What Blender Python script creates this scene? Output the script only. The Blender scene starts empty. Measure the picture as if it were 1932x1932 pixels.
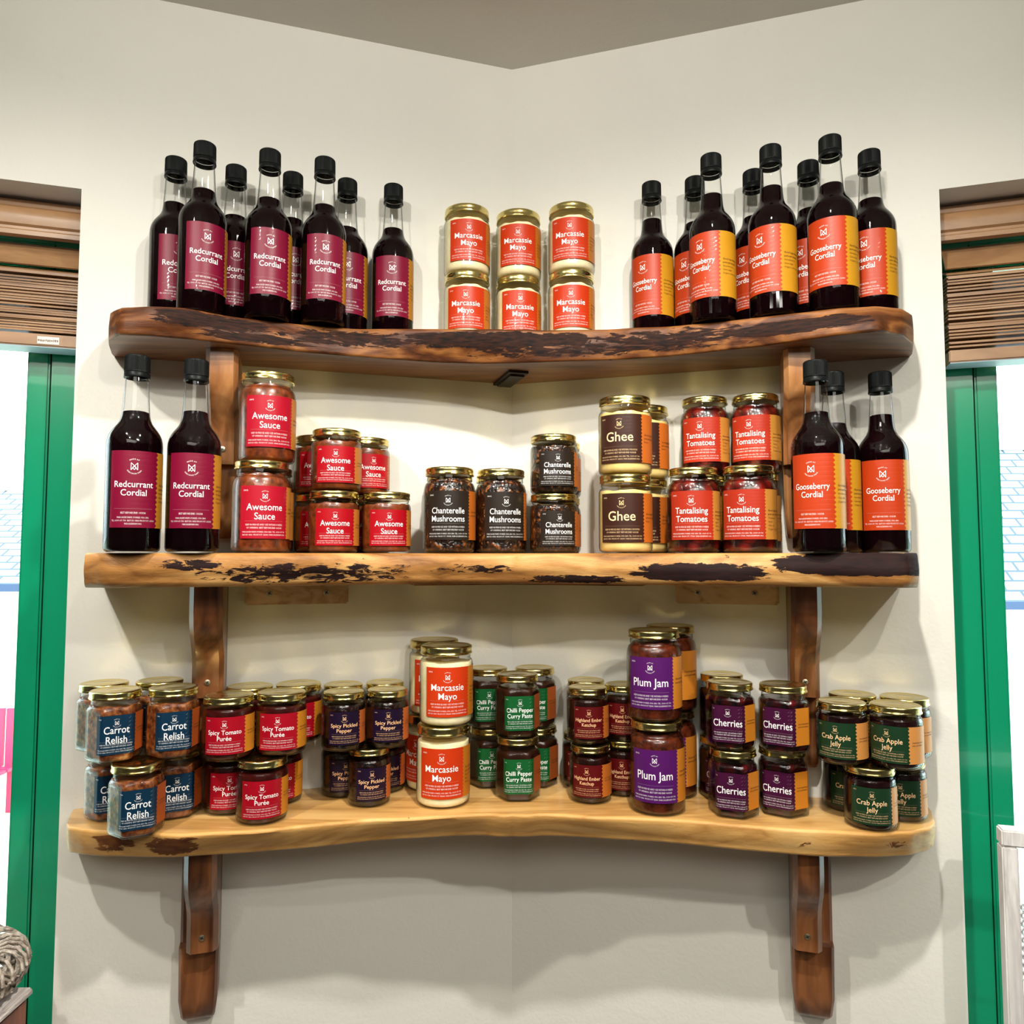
import bpy, bmesh, math, random
from mathutils import Vector, Matrix
PI = math.pi
SC = bpy.context.scene
COL = SC.collection
random.seed(7)

# ------------------------------------------------------------------ camera
EYE = 1.55
cam_d = bpy.data.cameras.new('camera')
cam_d.sensor_fit = 'HORIZONTAL'
cam_d.sensor_width = 36.0
cam_d.lens = 36.0 * 1400 / 1932
cam_d.clip_start = 0.02
cam = bpy.data.objects.new('camera', cam_d)
COL.objects.link(cam)
cam.location = (0, 0, EYE)
cam.rotation_euler = (math.radians(90 + 3.418), 0, 0)
SC.camera = cam

# ------------------------------------------------------------------ colour management, world
vs = SC.view_settings
SC.display_settings.display_device = 'sRGB'
vs.view_transform = 'Standard'
vs.look = 'None'
vs.exposure = 0.14
vs.gamma = 1.0
vs.use_curve_mapping = False
try:
    SC.cycles.max_bounces = 14
    SC.cycles.diffuse_bounces = 4
    SC.cycles.glossy_bounces = 5
    SC.cycles.transmission_bounces = 6
    SC.cycles.transparent_max_bounces = 32
    SC.cycles.sample_clamp_indirect = 8.0
    SC.cycles.caustics_reflective = True
    SC.cycles.blur_glossy = 0.1
    SC.cycles.use_denoising = True
except Exception:
    pass
world = bpy.data.worlds.new('overcast_sky')
SC.world = world
world.use_nodes = True
bg = world.node_tree.nodes['Background']
bg.inputs[0].default_value = (0.80, 0.92, 1.0, 1)
bg.inputs[1].default_value = 6.0

# ------------------------------------------------------------------ ceiling lamps and added fill lights
CEIL = EYE + 0.884


def spot(name, loc, power, color=(1.0, 0.955, 0.875), size=168, blend=1.0, radius=0.022, aim=None):
    d = bpy.data.lights.new(name, 'SPOT')
    d.energy = power
    d.color = color
    d.spot_size = math.radians(size)
    d.spot_blend = blend
    d.shadow_soft_size = radius
    o = bpy.data.objects.new(name, d)
    o.location = loc
    if aim is not None:
        o.rotation_euler = (Vector(aim) - Vector(loc)).to_track_quat('-Z', 'Y').to_euler()
    COL.objects.link(o)
    return o


spot('ceiling_or_fill_spot', (0.80, -0.42, CEIL - 0.03), 70)
spot('ceiling_or_fill_spot', (-0.72, 0.28, CEIL - 0.03), 54)
spot('ceiling_or_fill_spot', (0.14, 0.42, CEIL - 0.03), 70)
spot('ceiling_or_fill_spot', (-0.42, -0.30, CEIL - 0.03), 34, size=92, blend=1.0, aim=(-0.25, 1.2, EYE + 0.66))  # added fill spot, brightens the upper left wall
spot('ceiling_or_fill_spot', (0.42, -0.36, CEIL - 0.03), 34, size=92, blend=1.0, aim=(0.25, 1.2, EYE + 0.66))  # its twin, added to fill the upper right wall
ar = bpy.data.lights.new('fill_area_light', 'AREA')  # added soft fill overhead, behind the camera
ar.shape = 'RECTANGLE'
ar.size = 1.6
ar.size_y = 1.0
ar.energy = 26
ar.color = (1.0, 0.93, 0.84)
aro = bpy.data.objects.new('fill_area_light', ar)
aro.location = (0.0, -1.3, CEIL - 0.02)
COL.objects.link(aro)


# ------------------------------------------------------------------ helpers
def lin(c):
    c = c / 255.0
    return c / 12.92 if c <= 0.04045 else ((c + 0.055) / 1.055) ** 2.4


def rgb(r, g, b, a=1.0):
    return (lin(r), lin(g), lin(b), a)


def obj(name, mesh, mats=None, parent=None, smooth=True):
    if isinstance(mesh, bmesh.types.BMesh):
        me = bpy.data.meshes.new(name)
        mesh.to_mesh(me)
        mesh.free()
        mesh = me
    o = bpy.data.objects.new(name, mesh)
    if mats is not None and len(mesh.materials) == 0:
        for m in (mats if isinstance(mats, (list, tuple)) else [mats]):
            mesh.materials.append(m)
    if smooth:
        for p in mesh.polygons:
            p.use_smooth = True
        try:
            mesh.set_sharp_from_angle(angle=math.radians(38))
        except Exception:
            pass
    COL.objects.link(o)
    if parent is not None:
        o.parent = parent
    return o


def tag(o, label, cat, group=None):
    o['label'] = label
    o['category'] = cat
    if group:
        o['group'] = group
    return o


def struct(o):
    o['kind'] = 'structure'
    return o


def empty(name, loc=(0, 0, 0), rz=0.0):
    o = bpy.data.objects.new(name, None)
    o.empty_display_size = 0.05
    o.location = loc
    o.rotation_euler = (0, 0, rz)
    COL.objects.link(o)
    return o


def box(bm, x0, x1, y0, y1, z0, z1, mat=0, bevel=0.0, M=None):
    vs_ = [bm.verts.new((x, y, z)) for z in (z0, z1) for y in (y0, y1) for x in (x0, x1)]
    f = [(0, 2, 3, 1), (4, 5, 7, 6), (0, 1, 5, 4), (1, 3, 7, 5), (3, 2, 6, 7), (2, 0, 4, 6)]
    fs = [bm.faces.new([vs_[i] for i in q]) for q in f]
    for q in fs:
        q.material_index = mat
    if bevel > 0:
        es = list({e for q in fs for e in q.edges})
        r = bmesh.ops.bevel(bm, geom=es, offset=bevel, segments=2, affect='EDGES', clamp_overlap=True)
        vs_ = list({v for q in r['faces'] for v in q.verts} | {v for v in vs_ if v.is_valid})
    if M is not None:
        bmesh.ops.transform(bm, matrix=M, verts=vs_)
    return vs_


def tube(bm, pts, r, seg=8, mat=0, taper=None):
    rings = []
    n = len(pts)
    pts = [Vector(p) for p in pts]
    up = Vector((0.3, 0.2, 1)).normalized()
    for i, p in enumerate(pts):
        t = (pts[min(i + 1, n - 1)] - pts[max(i - 1, 0)]).normalized()
        a = t.cross(up)
        if a.length < 1e-4:
            a = t.cross(Vector((1, 0, 0)))
        a.normalize()
        b = t.cross(a)
        rr = r * (taper(i / (n - 1)) if taper else 1)
        rings.append([bm.verts.new(p + a * math.cos(2 * PI * k / seg) * rr + b * math.sin(2 * PI * k / seg) * rr) for k in range(seg)])
    for i in range(n - 1):
        for k in range(seg):
            f = bm.faces.new([rings[i][k], rings[i][(k + 1) % seg], rings[i + 1][(k + 1) % seg], rings[i + 1][k]])
            f.material_index = mat
    for rg in (rings[0][::-1], rings[-1]):
        f = bm.faces.new(rg)
        f.material_index = mat


# ------------------------------------------------------------------ materials
def new_mat(name):
    m = bpy.data.materials.new(name)
    m.use_nodes = True
    return m, m.node_tree, m.node_tree.nodes['Principled BSDF']


def N(nt, kind, **kw):
    n = nt.nodes.new(kind)
    for k, v in kw.items():
        if k.startswith('i_'):
            key = k[2:]
            n.inputs[int(key) if key.isdigit() else key].default_value = v
        else:
            setattr(n, k, v)
    return n


def ramp(nt, stops, interp='LINEAR'):
    n = nt.nodes.new('ShaderNodeValToRGB')
    cr = n.color_ramp
    cr.interpolation = interp
    while len(cr.elements) > 1:
        cr.elements.remove(cr.elements[-1])
    cr.elements[0].position = stops[0][0]
    cr.elements[0].color = stops[0][1]
    for p, c in stops[1:]:
        e = cr.elements.new(p)
        e.color = c
    return n


def plain(name, col, rough=0.5, metal=0.0, coat=0.0, spec=0.5):
    m, nt, p = new_mat(name)
    p.inputs['Base Color'].default_value = col
    p.inputs['Roughness'].default_value = rough
    p.inputs['Metallic'].default_value = metal
    p.inputs['Coat Weight'].default_value = coat
    p.inputs['Specular IOR Level'].default_value = spec
    return m


def plaster(name, col, var=0.06):
    m, nt, p = new_mat(name)
    tc = N(nt, 'ShaderNodeTexCoord')
    a = N(nt, 'ShaderNodeTexNoise', i_Scale=2.2, i_Detail=5.0)
    nt.links.new(tc.outputs['Object'], a.inputs['Vector'])
    c2 = tuple(v * (1 - var) for v in col[:3]) + (1,)
    r = ramp(nt, [(0.35, c2), (0.65, col)])
    nt.links.new(a.outputs['Fac'], r.inputs[0])
    # small scuffs
    s = N(nt, 'ShaderNodeTexNoise', i_Scale=9.0, i_Detail=8.0, i_Roughness=0.7)
    nt.links.new(tc.outputs['Object'], s.inputs['Vector'])
    sr = ramp(nt, [(0.66, (0, 0, 0, 1)), (0.76, (0.35, 0.35, 0.35, 1))])
    nt.links.new(s.outputs['Fac'], sr.inputs[0])
    mx = N(nt, 'ShaderNodeMix', data_type='RGBA')
    mx.inputs[7].default_value = tuple(v * 0.72 for v in col[:3]) + (1,)
    nt.links.new(sr.outputs[0], mx.inputs[0])
    nt.links.new(r.outputs[0], mx.inputs[6])
    nt.links.new(mx.outputs[2], p.inputs['Base Color'])
    p.inputs['Roughness'].default_value = 0.75
    b = N(nt, 'ShaderNodeTexNoise', i_Scale=160.0, i_Detail=4.0)
    b2 = N(nt, 'ShaderNodeTexNoise', i_Scale=12.0, i_Detail=3.0)
    nt.links.new(tc.outputs['Object'], b.inputs['Vector'])
    nt.links.new(tc.outputs['Object'], b2.inputs['Vector'])
    ad = N(nt, 'ShaderNodeMath', operation='MULTIPLY_ADD')
    ad.inputs[1].default_value = 4.0
    nt.links.new(b2.outputs['Fac'], ad.inputs[0])
    nt.links.new(b.outputs['Fac'], ad.inputs[2])
    bp = N(nt, 'ShaderNodeBump', i_Strength=0.22, i_Distance=0.0016)
    nt.links.new(ad.outputs[0], bp.inputs['Height'])
    nt.links.new(bp.outputs[0], p.inputs['Normal'])
    return m


def wood(name, dark, mid, light, axis='X', scale=1.0, rough=0.32, coat=0.25, ring=9.0):
    """long grain along axis, in object coordinates"""
    m, nt, p = new_mat(name)
    tc = N(nt, 'ShaderNodeTexCoord')
    mp = N(nt, 'ShaderNodeMapping')
    st = {'X': (1.2, 9, 9), 'Z': (9, 9, 1.2), 'Y': (9, 1.2, 9)}[axis]
    mp.inputs['Scale'].default_value = tuple(v * scale for v in st)
    nt.links.new(tc.outputs['Object'], mp.inputs[0])
    n1 = N(nt, 'ShaderNodeTexNoise', i_Scale=1.6, i_Detail=3.0, i_Distortion=1.2)
    nt.links.new(mp.outputs[0], n1.inputs['Vector'])
    ml = N(nt, 'ShaderNodeMath', operation='MULTIPLY')
    ml.inputs[1].default_value = ring
    nt.links.new(n1.outputs['Fac'], ml.inputs[0])
    sn = N(nt, 'ShaderNodeMath', operation='PINGPONG')
    sn.inputs[1].default_value = 1.0
    nt.links.new(ml.outputs[0], sn.inputs[0])
    n2 = N(nt, 'ShaderNodeTexNoise', i_Scale=14.0, i_Detail=6.0, i_Roughness=0.65)
    nt.links.new(mp.outputs[0], n2.inputs['Vector'])
    mx = N(nt, 'ShaderNodeMix', data_type='FLOAT')
    mx.inputs[0].default_value = 0.45
    nt.links.new(sn.outputs[0], mx.inputs[2])
    nt.links.new(n2.outputs['Fac'], mx.inputs[3])
    r = ramp(nt, [(0.12, dark), (0.45, mid), (0.85, light)])
    nt.links.new(mx.outputs[0], r.inputs[0])
    nt.links.new(r.outputs[0], p.inputs['Base Color'])
    p.inputs['Roughness'].default_value = rough
    p.inputs['Coat Weight'].default_value = coat
    p.inputs['Coat Roughness'].default_value = 0.25
    bp = N(nt, 'ShaderNodeBump', i_Strength=0.15, i_Distance=0.001)
    nt.links.new(n2.outputs['Fac'], bp.inputs['Height'])
    nt.links.new(bp.outputs[0], p.inputs['Normal'])
    return m, nt, p, r, tc


def live_edge(name, dark, mid, light, bark, patches, ring=7.0, noise_scale=(20, 80), bark2=None):
    """wood of a sawn live edge with remains of bark.  patches: list of (u0,u1,v0,v1,amount) in metres along / fraction of height"""
    m, nt, p, r, tc = wood(name, dark, mid, light, 'X', 1.0, 0.42, 0.15, ring)
    uv = N(nt, 'ShaderNodeUVMap', uv_map='UVMap')
    sep = N(nt, 'ShaderNodeSeparateXYZ')
    nt.links.new(uv.outputs[0], sep.inputs[0])
    wob = N(nt, 'ShaderNodeTexNoise', i_Scale=18.0, i_Detail=4.0)
    nt.links.new(uv.outputs[0], wob.inputs['Vector'])
    total = None
    for (u0, u1, v0, v1, amt) in patches:
        acc = None
        for (sock, c, h) in ((0, (u0 + u1) / 2, (u1 - u0) / 2), (1, (v0 + v1) / 2, (v1 - v0) / 2)):
            s = N(nt, 'ShaderNodeMath', operation='SUBTRACT')
            nt.links.new(sep.outputs[sock], s.inputs[0])
            s.inputs[1].default_value = c
            d = N(nt, 'ShaderNodeMath', operation='DIVIDE')
            nt.links.new(s.outputs[0], d.inputs[0])
            d.inputs[1].default_value = h
            q = N(nt, 'ShaderNodeMath', operation='POWER')
            ab = N(nt, 'ShaderNodeMath', operation='ABSOLUTE')
            nt.links.new(d.outputs[0], ab.inputs[0])
            nt.links.new(ab.outputs[0], q.inputs[0])
            q.inputs[1].default_value = 3.0
            if acc is None:
                acc = q
            else:
                a2 = N(nt, 'ShaderNodeMath', operation='ADD')
                nt.links.new(acc.outputs[0], a2.inputs[0])
                nt.links.new(q.outputs[0], a2.inputs[1])
                acc = a2
        inv = N(nt, 'ShaderNodeMath', operation='SUBTRACT', use_clamp=True)
        inv.inputs[0].default_value = 1.0
        nt.links.new(acc.outputs[0], inv.inputs[1])
        am = N(nt, 'ShaderNodeMath', operation='MULTIPLY')
        am.inputs[1].default_value = amt
        nt.links.new(inv.outputs[0], am.inputs[0])
        if total is None:
            total = am
        else:
            t2 = N(nt, 'ShaderNodeMath', operation='MAXIMUM')
            nt.links.new(total.outputs[0], t2.inputs[0])
            nt.links.new(am.outputs[0], t2.inputs[1])
            total = t2
    mp = N(nt, 'ShaderNodeMapping')
    mp.inputs['Scale'].default_value = (noise_scale[0], noise_scale[1] * 0.06, 1)
    nt.links.new(uv.outputs[0], mp.inputs[0])
    nz = N(nt, 'ShaderNodeTexNoise', i_Scale=2.0, i_Detail=7.0, i_Roughness=0.68, i_Distortion=0.6)
    nt.links.new(mp.outputs[0], nz.inputs['Vector'])
    sm = N(nt, 'ShaderNodeMath', operation='MULTIPLY_ADD')
    nt.links.new(total.outputs[0], sm.inputs[0])
    sm.inputs[1].default_value = 0.42
    nt.links.new(nz.outputs['Fac'], sm.inputs[2])
    th = ramp(nt, [(0.66, (0, 0, 0, 1)), (0.70, (1, 1, 1, 1))])
    nt.links.new(sm.outputs[0], th.inputs[0])
    bk = ramp(nt, [(0.35, bark), (0.62, bark2 or bark)])
    n3 = N(nt, 'ShaderNodeTexNoise', i_Scale=3.0, i_Detail=5.0)
    nt.links.new(mp.outputs[0], n3.inputs['Vector'])
    nt.links.new(n3.outputs['Fac'], bk.inputs[0])
    mx = N(nt, 'ShaderNodeMix', data_type='RGBA')
    nt.links.new(th.outputs[0], mx.inputs[0])
    nt.links.new(r.outputs[0], mx.inputs[6])
    nt.links.new(bk.outputs[0], mx.inputs[7])
    nt.links.new(mx.outputs[2], p.inputs['Base Color'])
    rm = N(nt, 'ShaderNodeMapRange', i_3=0.42, i_4=0.75)
    nt.links.new(th.outputs[0], rm.inputs[0])
    nt.links.new(rm.outputs[0], p.inputs['Roughness'])
    p.inputs['Coat Weight'].default_value = 0.0
    p.inputs['Specular IOR Level'].default_value = 0.22
    bp = N(nt, 'ShaderNodeBump', i_Strength=0.5, i_Distance=0.0015)
    nt.links.new(sm.outputs[0], bp.inputs['Height'])
    nt.links.new(bp.outputs[0], p.inputs['Normal'])
    return m


def thin_glass(name, tint=(0.98, 0.985, 0.98), edge=(0.45, 0.48, 0.46), rough=0.02):
    m = bpy.data.materials.new(name)
    m.use_nodes = True
    nt = m.node_tree
    nt.nodes.clear()
    out = nt.nodes.new('ShaderNodeOutputMaterial')
    tr = nt.nodes.new('ShaderNodeBsdfTransparent')
    gl = N(nt, 'ShaderNodeBsdfGlossy', i_Roughness=rough)
    gl.inputs[0].default_value = (1, 1, 1, 1)
    lw = N(nt, 'ShaderNodeLayerWeight', i_Blend=0.28)
    r = ramp(nt, [(0.28, tint + (1,)), (0.66, edge + (1,))])
    nt.links.new(lw.outputs['Facing'], r.inputs[0])
    nt.links.new(r.outputs[0], tr.inputs[0])
    lw2 = N(nt, 'ShaderNodeLayerWeight', i_Blend=0.5)
    pw = N(nt, 'ShaderNodeMath', operation='POWER')
    pw.inputs[1].default_value = 4.5
    nt.links.new(lw2.outputs['Facing'], pw.inputs[0])
    fr = N(nt, 'ShaderNodeMath', operation='MULTIPLY_ADD')
    fr.inputs[1].default_value = 0.60
    fr.inputs[2].default_value = 0.025
    nt.links.new(pw.outputs[0], fr.inputs[0])
    mx = nt.nodes.new('ShaderNodeMixShader')
    nt.links.new(fr.outputs[0], mx.inputs[0])
    nt.links.new(tr.outputs[0], mx.inputs[1])
    nt.links.new(gl.outputs[0], mx.inputs[2])
    nt.links.new(mx.outputs[0], out.inputs[0])
    return m


def chunky(name, cols, scale=60.0, bump=0.0, rough=0.35, vor=False, sheen=0.4, dist=0.0):
    m, nt, p = new_mat(name)
    tc = N(nt, 'ShaderNodeTexCoord')
    if vor:
        w = N(nt, 'ShaderNodeTexNoise', i_Scale=scale * 0.6, i_Detail=2.0)
        nt.links.new(tc.outputs['Object'], w.inputs['Vector'])
        mxv = N(nt, 'ShaderNodeMix', data_type='RGBA')
        mxv.inputs[0].default_value = dist or 0.02
        nt.links.new(tc.outputs['Object'], mxv.inputs[6])
        nt.links.new(w.outputs['Color'], mxv.inputs[7])
        t = N(nt, 'ShaderNodeTexVoronoi', i_Scale=scale)
        nt.links.new(mxv.outputs[2], t.inputs['Vector'])
        src = t.outputs['Distance']
    else:
        t = N(nt, 'ShaderNodeTexNoise', i_Scale=scale, i_Detail=6.0, i_Roughness=0.62)
        nt.links.new(tc.outputs['Object'], t.inputs['Vector'])
        src = t.outputs['Fac']
    k = len(cols)
    if vor:
        st = [(0.05 + 0.6 * i / (k - 1), c) for i, c in enumerate(cols)]
    else:
        st = [(0.35 + 0.3 * i / (k - 1), c) for i, c in enumerate(cols)]
    r = ramp(nt, st)
    nt.links.new(src, r.inputs[0])
    nt.links.new(r.outputs[0], p.inputs['Base Color'])
    p.inputs['Roughness'].default_value = rough
    p.inputs['Coat Weight'].default_value = sheen
    p.inputs['Coat Roughness'].default_value = 0.08
    if bump:
        bp = N(nt, 'ShaderNodeBump', i_Strength=bump, i_Distance=0.003)
        bp.invert = vor
        nt.links.new(src, bp.inputs['Height'])
        nt.links.new(bp.outputs[0], p.inputs['Normal'])
    return m


M_WALL = plaster('cream_painted_plaster', (0.77, 0.755, 0.685, 1))
M_CEIL = plaster('ceiling_paint', (0.74, 0.71, 0.65, 1), 0.03)
M_REVEAL = plain('white_paint', (0.78, 0.78, 0.78, 1), 0.5)
M_GREEN = plain('green_gloss_paint', rgb(8, 142, 100), 0.22, 0, 0.4)
M_BLACKGAP = plain('black_gap_shade', (0.01, 0.01, 0.012, 1), 0.6)  # shade of the gap beside the sash, as a colour
M_PANE = thin_glass('window_glass', (0.97, 1.0, 0.99), (0.8, 0.9, 0.88), 0.0)
M_GLASS = thin_glass('jar_glass')
M_GLASSN = thin_glass('bottle_glass', (0.975, 0.98, 0.975), (0.10, 0.12, 0.11))
M_LID = plain('gold_lid', (0.70, 0.57, 0.22, 1), 0.20, 1.0)
_nt = M_LID.node_tree
_tc_ = N(_nt, 'ShaderNodeTexCoord')
_nz = N(_nt, 'ShaderNodeTexNoise', i_Scale=38.0, i_Detail=1.0)
_nt.links.new(_tc_.outputs['Object'], _nz.inputs['Vector'])
_bp = N(_nt, 'ShaderNodeBump', i_Strength=0.12, i_Distance=0.002)
_nt.links.new(_nz.outputs['Fac'], _bp.inputs['Height'])
_nt.links.new(_bp.outputs[0], _nt.nodes['Principled BSDF'].inputs['Normal'])
M_LIDTOP = plain('gold_lid_top', (0.62, 0.50, 0.22, 1), 0.24, 1.0)
M_CAP = plain('black_plastic', (0.006, 0.007, 0.007, 1), 0.38, 0, 0, 0.10)
M_STEEL = plain('brass_plated_screw', (0.62, 0.58, 0.42, 1), 0.35, 1.0)
M_DARKMETAL = plain('dark_metal', (0.03, 0.025, 0.02, 1), 0.5, 0.6)
M_WHITEINK = plain('white_ink', (0.93, 0.92, 0.90, 1), 0.5)
M_DIMINK = plain('faint_ink', (0.72, 0.66, 0.62, 1), 0.5)
M_PEACHINK = plain('peach_ink', rgb(242, 192, 140), 0.5)
M_BROWNINK = plain('brown_ink', rgb(92, 55, 15), 0.6)

# ------------------------------------------------------------------ the corner: two walls meeting at a wide angle
ANG = math.radians(16.8)
CA, SA = math.cos(ANG), math.sin(ANG)
YC = 1.30
FLOOR = 0.0


def wp(side, s, d=0.0, z=0.0):
    """point on a wall: side -1 left / +1 right, s metres from the corner, d metres behind the face (negative = in the room), z above eye"""
    return Vector((side * (s * CA + d * SA), YC - s * SA + d * CA, EYE + z))


WIN_HEAD, WIN_SILL = 0.560, -0.98
WIN_S0 = {-1: 0.6865, 1: 0.682}
WIN_S1 = 1.72
WALL_END = 2.3
WALL_T = 0.30


def wall_with_window(name, side):
    bm = bmesh.new()
    zt, zb = CEIL - EYE, FLOOR - EYE
    s0, s1 = WIN_S0[side], WIN_S1

    def quad(pts, mi=0):
        f = bm.faces.new([bm.verts.new(wp(side, *p)) for p in pts])
        f.material_index = mi
    for d in (0.0, WALL_T):
        for (a, b, z0, z1) in ((0, s0, zb, zt), (s1, WALL_END, zb, zt), (s0, s1, WIN_HEAD, zt), (s0, s1, zb, WIN_SILL)):
            quad([(a, d, z0), (b, d, z0), (b, d, z1), (a, d, z1)])
    quad([(s0, 0, WIN_SILL), (s0, 0, WIN_HEAD), (s0, WALL_T, WIN_HEAD), (s0, WALL_T, WIN_SILL)], 1)
    quad([(s1, 0, WIN_SILL), (s1, 0, WIN_HEAD), (s1, WALL_T, WIN_HEAD), (s1, WALL_T, WIN_SILL)], 1)
    quad([(s0, 0, WIN_HEAD), (s1, 0, WIN_HEAD), (s1, WALL_T, WIN_HEAD), (s0, WALL_T, WIN_HEAD)], 1)
    quad([(s0, 0, WIN_SILL), (s1, 0, WIN_SILL), (s1, WALL_T, WIN_SILL), (s0, WALL_T, WIN_SILL)], 1)
    bmesh.ops.remove_doubles(bm, verts=bm.verts, dist=1e-5)
    bmesh.ops.recalc_face_normals(bm, faces=bm.faces)
    return struct(obj(name, bm, [M_WALL, M_REVEAL], smooth=False))


wall_with_window('wall_left', -1)
wall_with_window('wall_right', 1)

XE = WALL_END * CA
YE = YC - WALL_END * SA
YB = -2.6


def flat(name, pts, mat):
    bm = bmesh.new()
    bm.faces.new([bm.verts.new(p) for p in pts])
    return struct(obj(name, bm, mat, smooth=False))


M_FLOOR, _n, _p, _r, _t = wood('floor_boards', rgb(52, 40, 30), rgb(74, 58, 44), rgb(92, 74, 56), 'Y', 0.4)
flat('floor', [(-XE, YB, 0), (XE, YB, 0), (XE, YE, 0), (0, YC + 0.1, 0), (-XE, YE, 0)], M_FLOOR)
flat('ceiling', [(-XE - 0.2, YB - 0.2, CEIL), (XE + 0.2, YB - 0.2, CEIL), (XE + 0.2, YE, CEIL), (0, YC + 0.2, CEIL), (-XE - 0.2, YE, CEIL)], M_CEIL)
M_FAR = plaster('shaded_room_plaster', (0.07, 0.065, 0.06, 1), 0.05)  # room's shade put into the colour, keeps reflections and bounce dark
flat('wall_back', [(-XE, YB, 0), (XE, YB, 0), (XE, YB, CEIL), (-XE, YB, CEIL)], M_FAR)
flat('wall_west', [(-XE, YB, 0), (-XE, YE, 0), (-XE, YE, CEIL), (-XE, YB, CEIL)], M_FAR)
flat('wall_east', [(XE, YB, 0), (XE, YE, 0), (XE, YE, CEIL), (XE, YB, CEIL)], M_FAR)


def sbox(bm, side, s0, s1, d0, d1, z0, z1, mat=0, bevel=0.0):
    """box in wall coordinates"""
    M = Matrix(((side * CA, side * SA, 0, 0), (-SA, CA, 0, YC), (0, 0, 1, EYE), (0, 0, 0, 1)))
    vs_ = box(bm, s0, s1, d0, d1, z0, z1, mat, bevel, M)
    return vs_


# ------------------------------------------------------------------ windows
def window(num, side):
    w = struct(empty('window_%d' % num, wp(side, 1.2, 0.13, WIN_SILL)))
    def part(name, bm, mats):
        bmesh.ops.recalc_face_normals(bm, faces=bm.faces)
        o = obj(name, bm, mats)
        o.parent = w
        o.matrix_parent_inverse = Matrix.Translation(-Vector(w.location))
        return o
    z0, z1 = WIN_SILL, WIN_HEAD
    s0, s1 = WIN_S0[side], WIN_S1
    bm = bmesh.new()
    sbox(bm, side, s0 + .001, 0.7455, 0.10, 0.19, z0, z1, 0, 0.002)
    sbox(bm, side, s1 - 0.06, s1 - .001, 0.10, 0.19, z0, z1, 0, 0.002)
    sbox(bm, side, 0.7455, s1 - 0.06, 0.10, 0.19, z1 - 0.055, z1, 0, 0.002)
    sbox(bm, side, 0.7455, s1 - 0.06, 0.10, 0.19, z0, z0 + 0.06, 0, 0.002)
    part('window_frame', bm, M_GREEN)
    bm = bmesh.new()
    sbox(bm, side, 0.7457, 0.7505, 0.125, 0.18, z0 + .06, z1 - .055)  # black strip painting the shade in the gap between frame and sash
    part('gap_shade', bm, M_BLACKGAP)
    bm = bmesh.new()
    a, b = 0.7495, s1 - 0.0605
    sbox(bm, side, a, a + 0.032, 0.106, 0.17, z0 + .062, z1 - .057, 0, 0.003)
    sbox(bm, side, b - 0.032, b, 0.106, 0.17, z0 + .062, z1 - .057, 0, 0.003)
    sbox(bm, side, a + 0.032, b - 0.032, 0.106, 0.17, z1 - .095, z1 - .057, 0, 0.003)
    sbox(bm, side, a + 0.032, b - 0.032, 0.106, 0.17, z0 + .062, z0 + .10, 0, 0.003)
    part('sash', bm, M_GREEN)
    bm = bmesh.new()
    sbox(bm, side, a + 0.030, b - 0.030, 0.138, 0.143, z0 + .09, z1 - .09)
    part('pane', bm, M_PANE)
    bm = bmesh.new()
    sbox(bm, side, s0 + .002, s1 - .002, 0.002, 0.099, z0 + .0005, z0 + .012)
    part('window_sill', bm, M_REVEAL)


window(1, -1)
window(2, 1)

M_BLIND, _n, _p, _r, _t = wood('blind_wood', rgb(122, 88, 58), rgb(150, 112, 76), rgb(172, 132, 92), 'X', 1.0, 0.45, 0.1, 3.0)
M_RAILLIGHT = plain('window_light_on_rail', rgb(176, 190, 200), 0.5)  # bluish window light put into the colour
M_STICKER = plain('white_sticker', rgb(222, 215, 205), 0.5)


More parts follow.
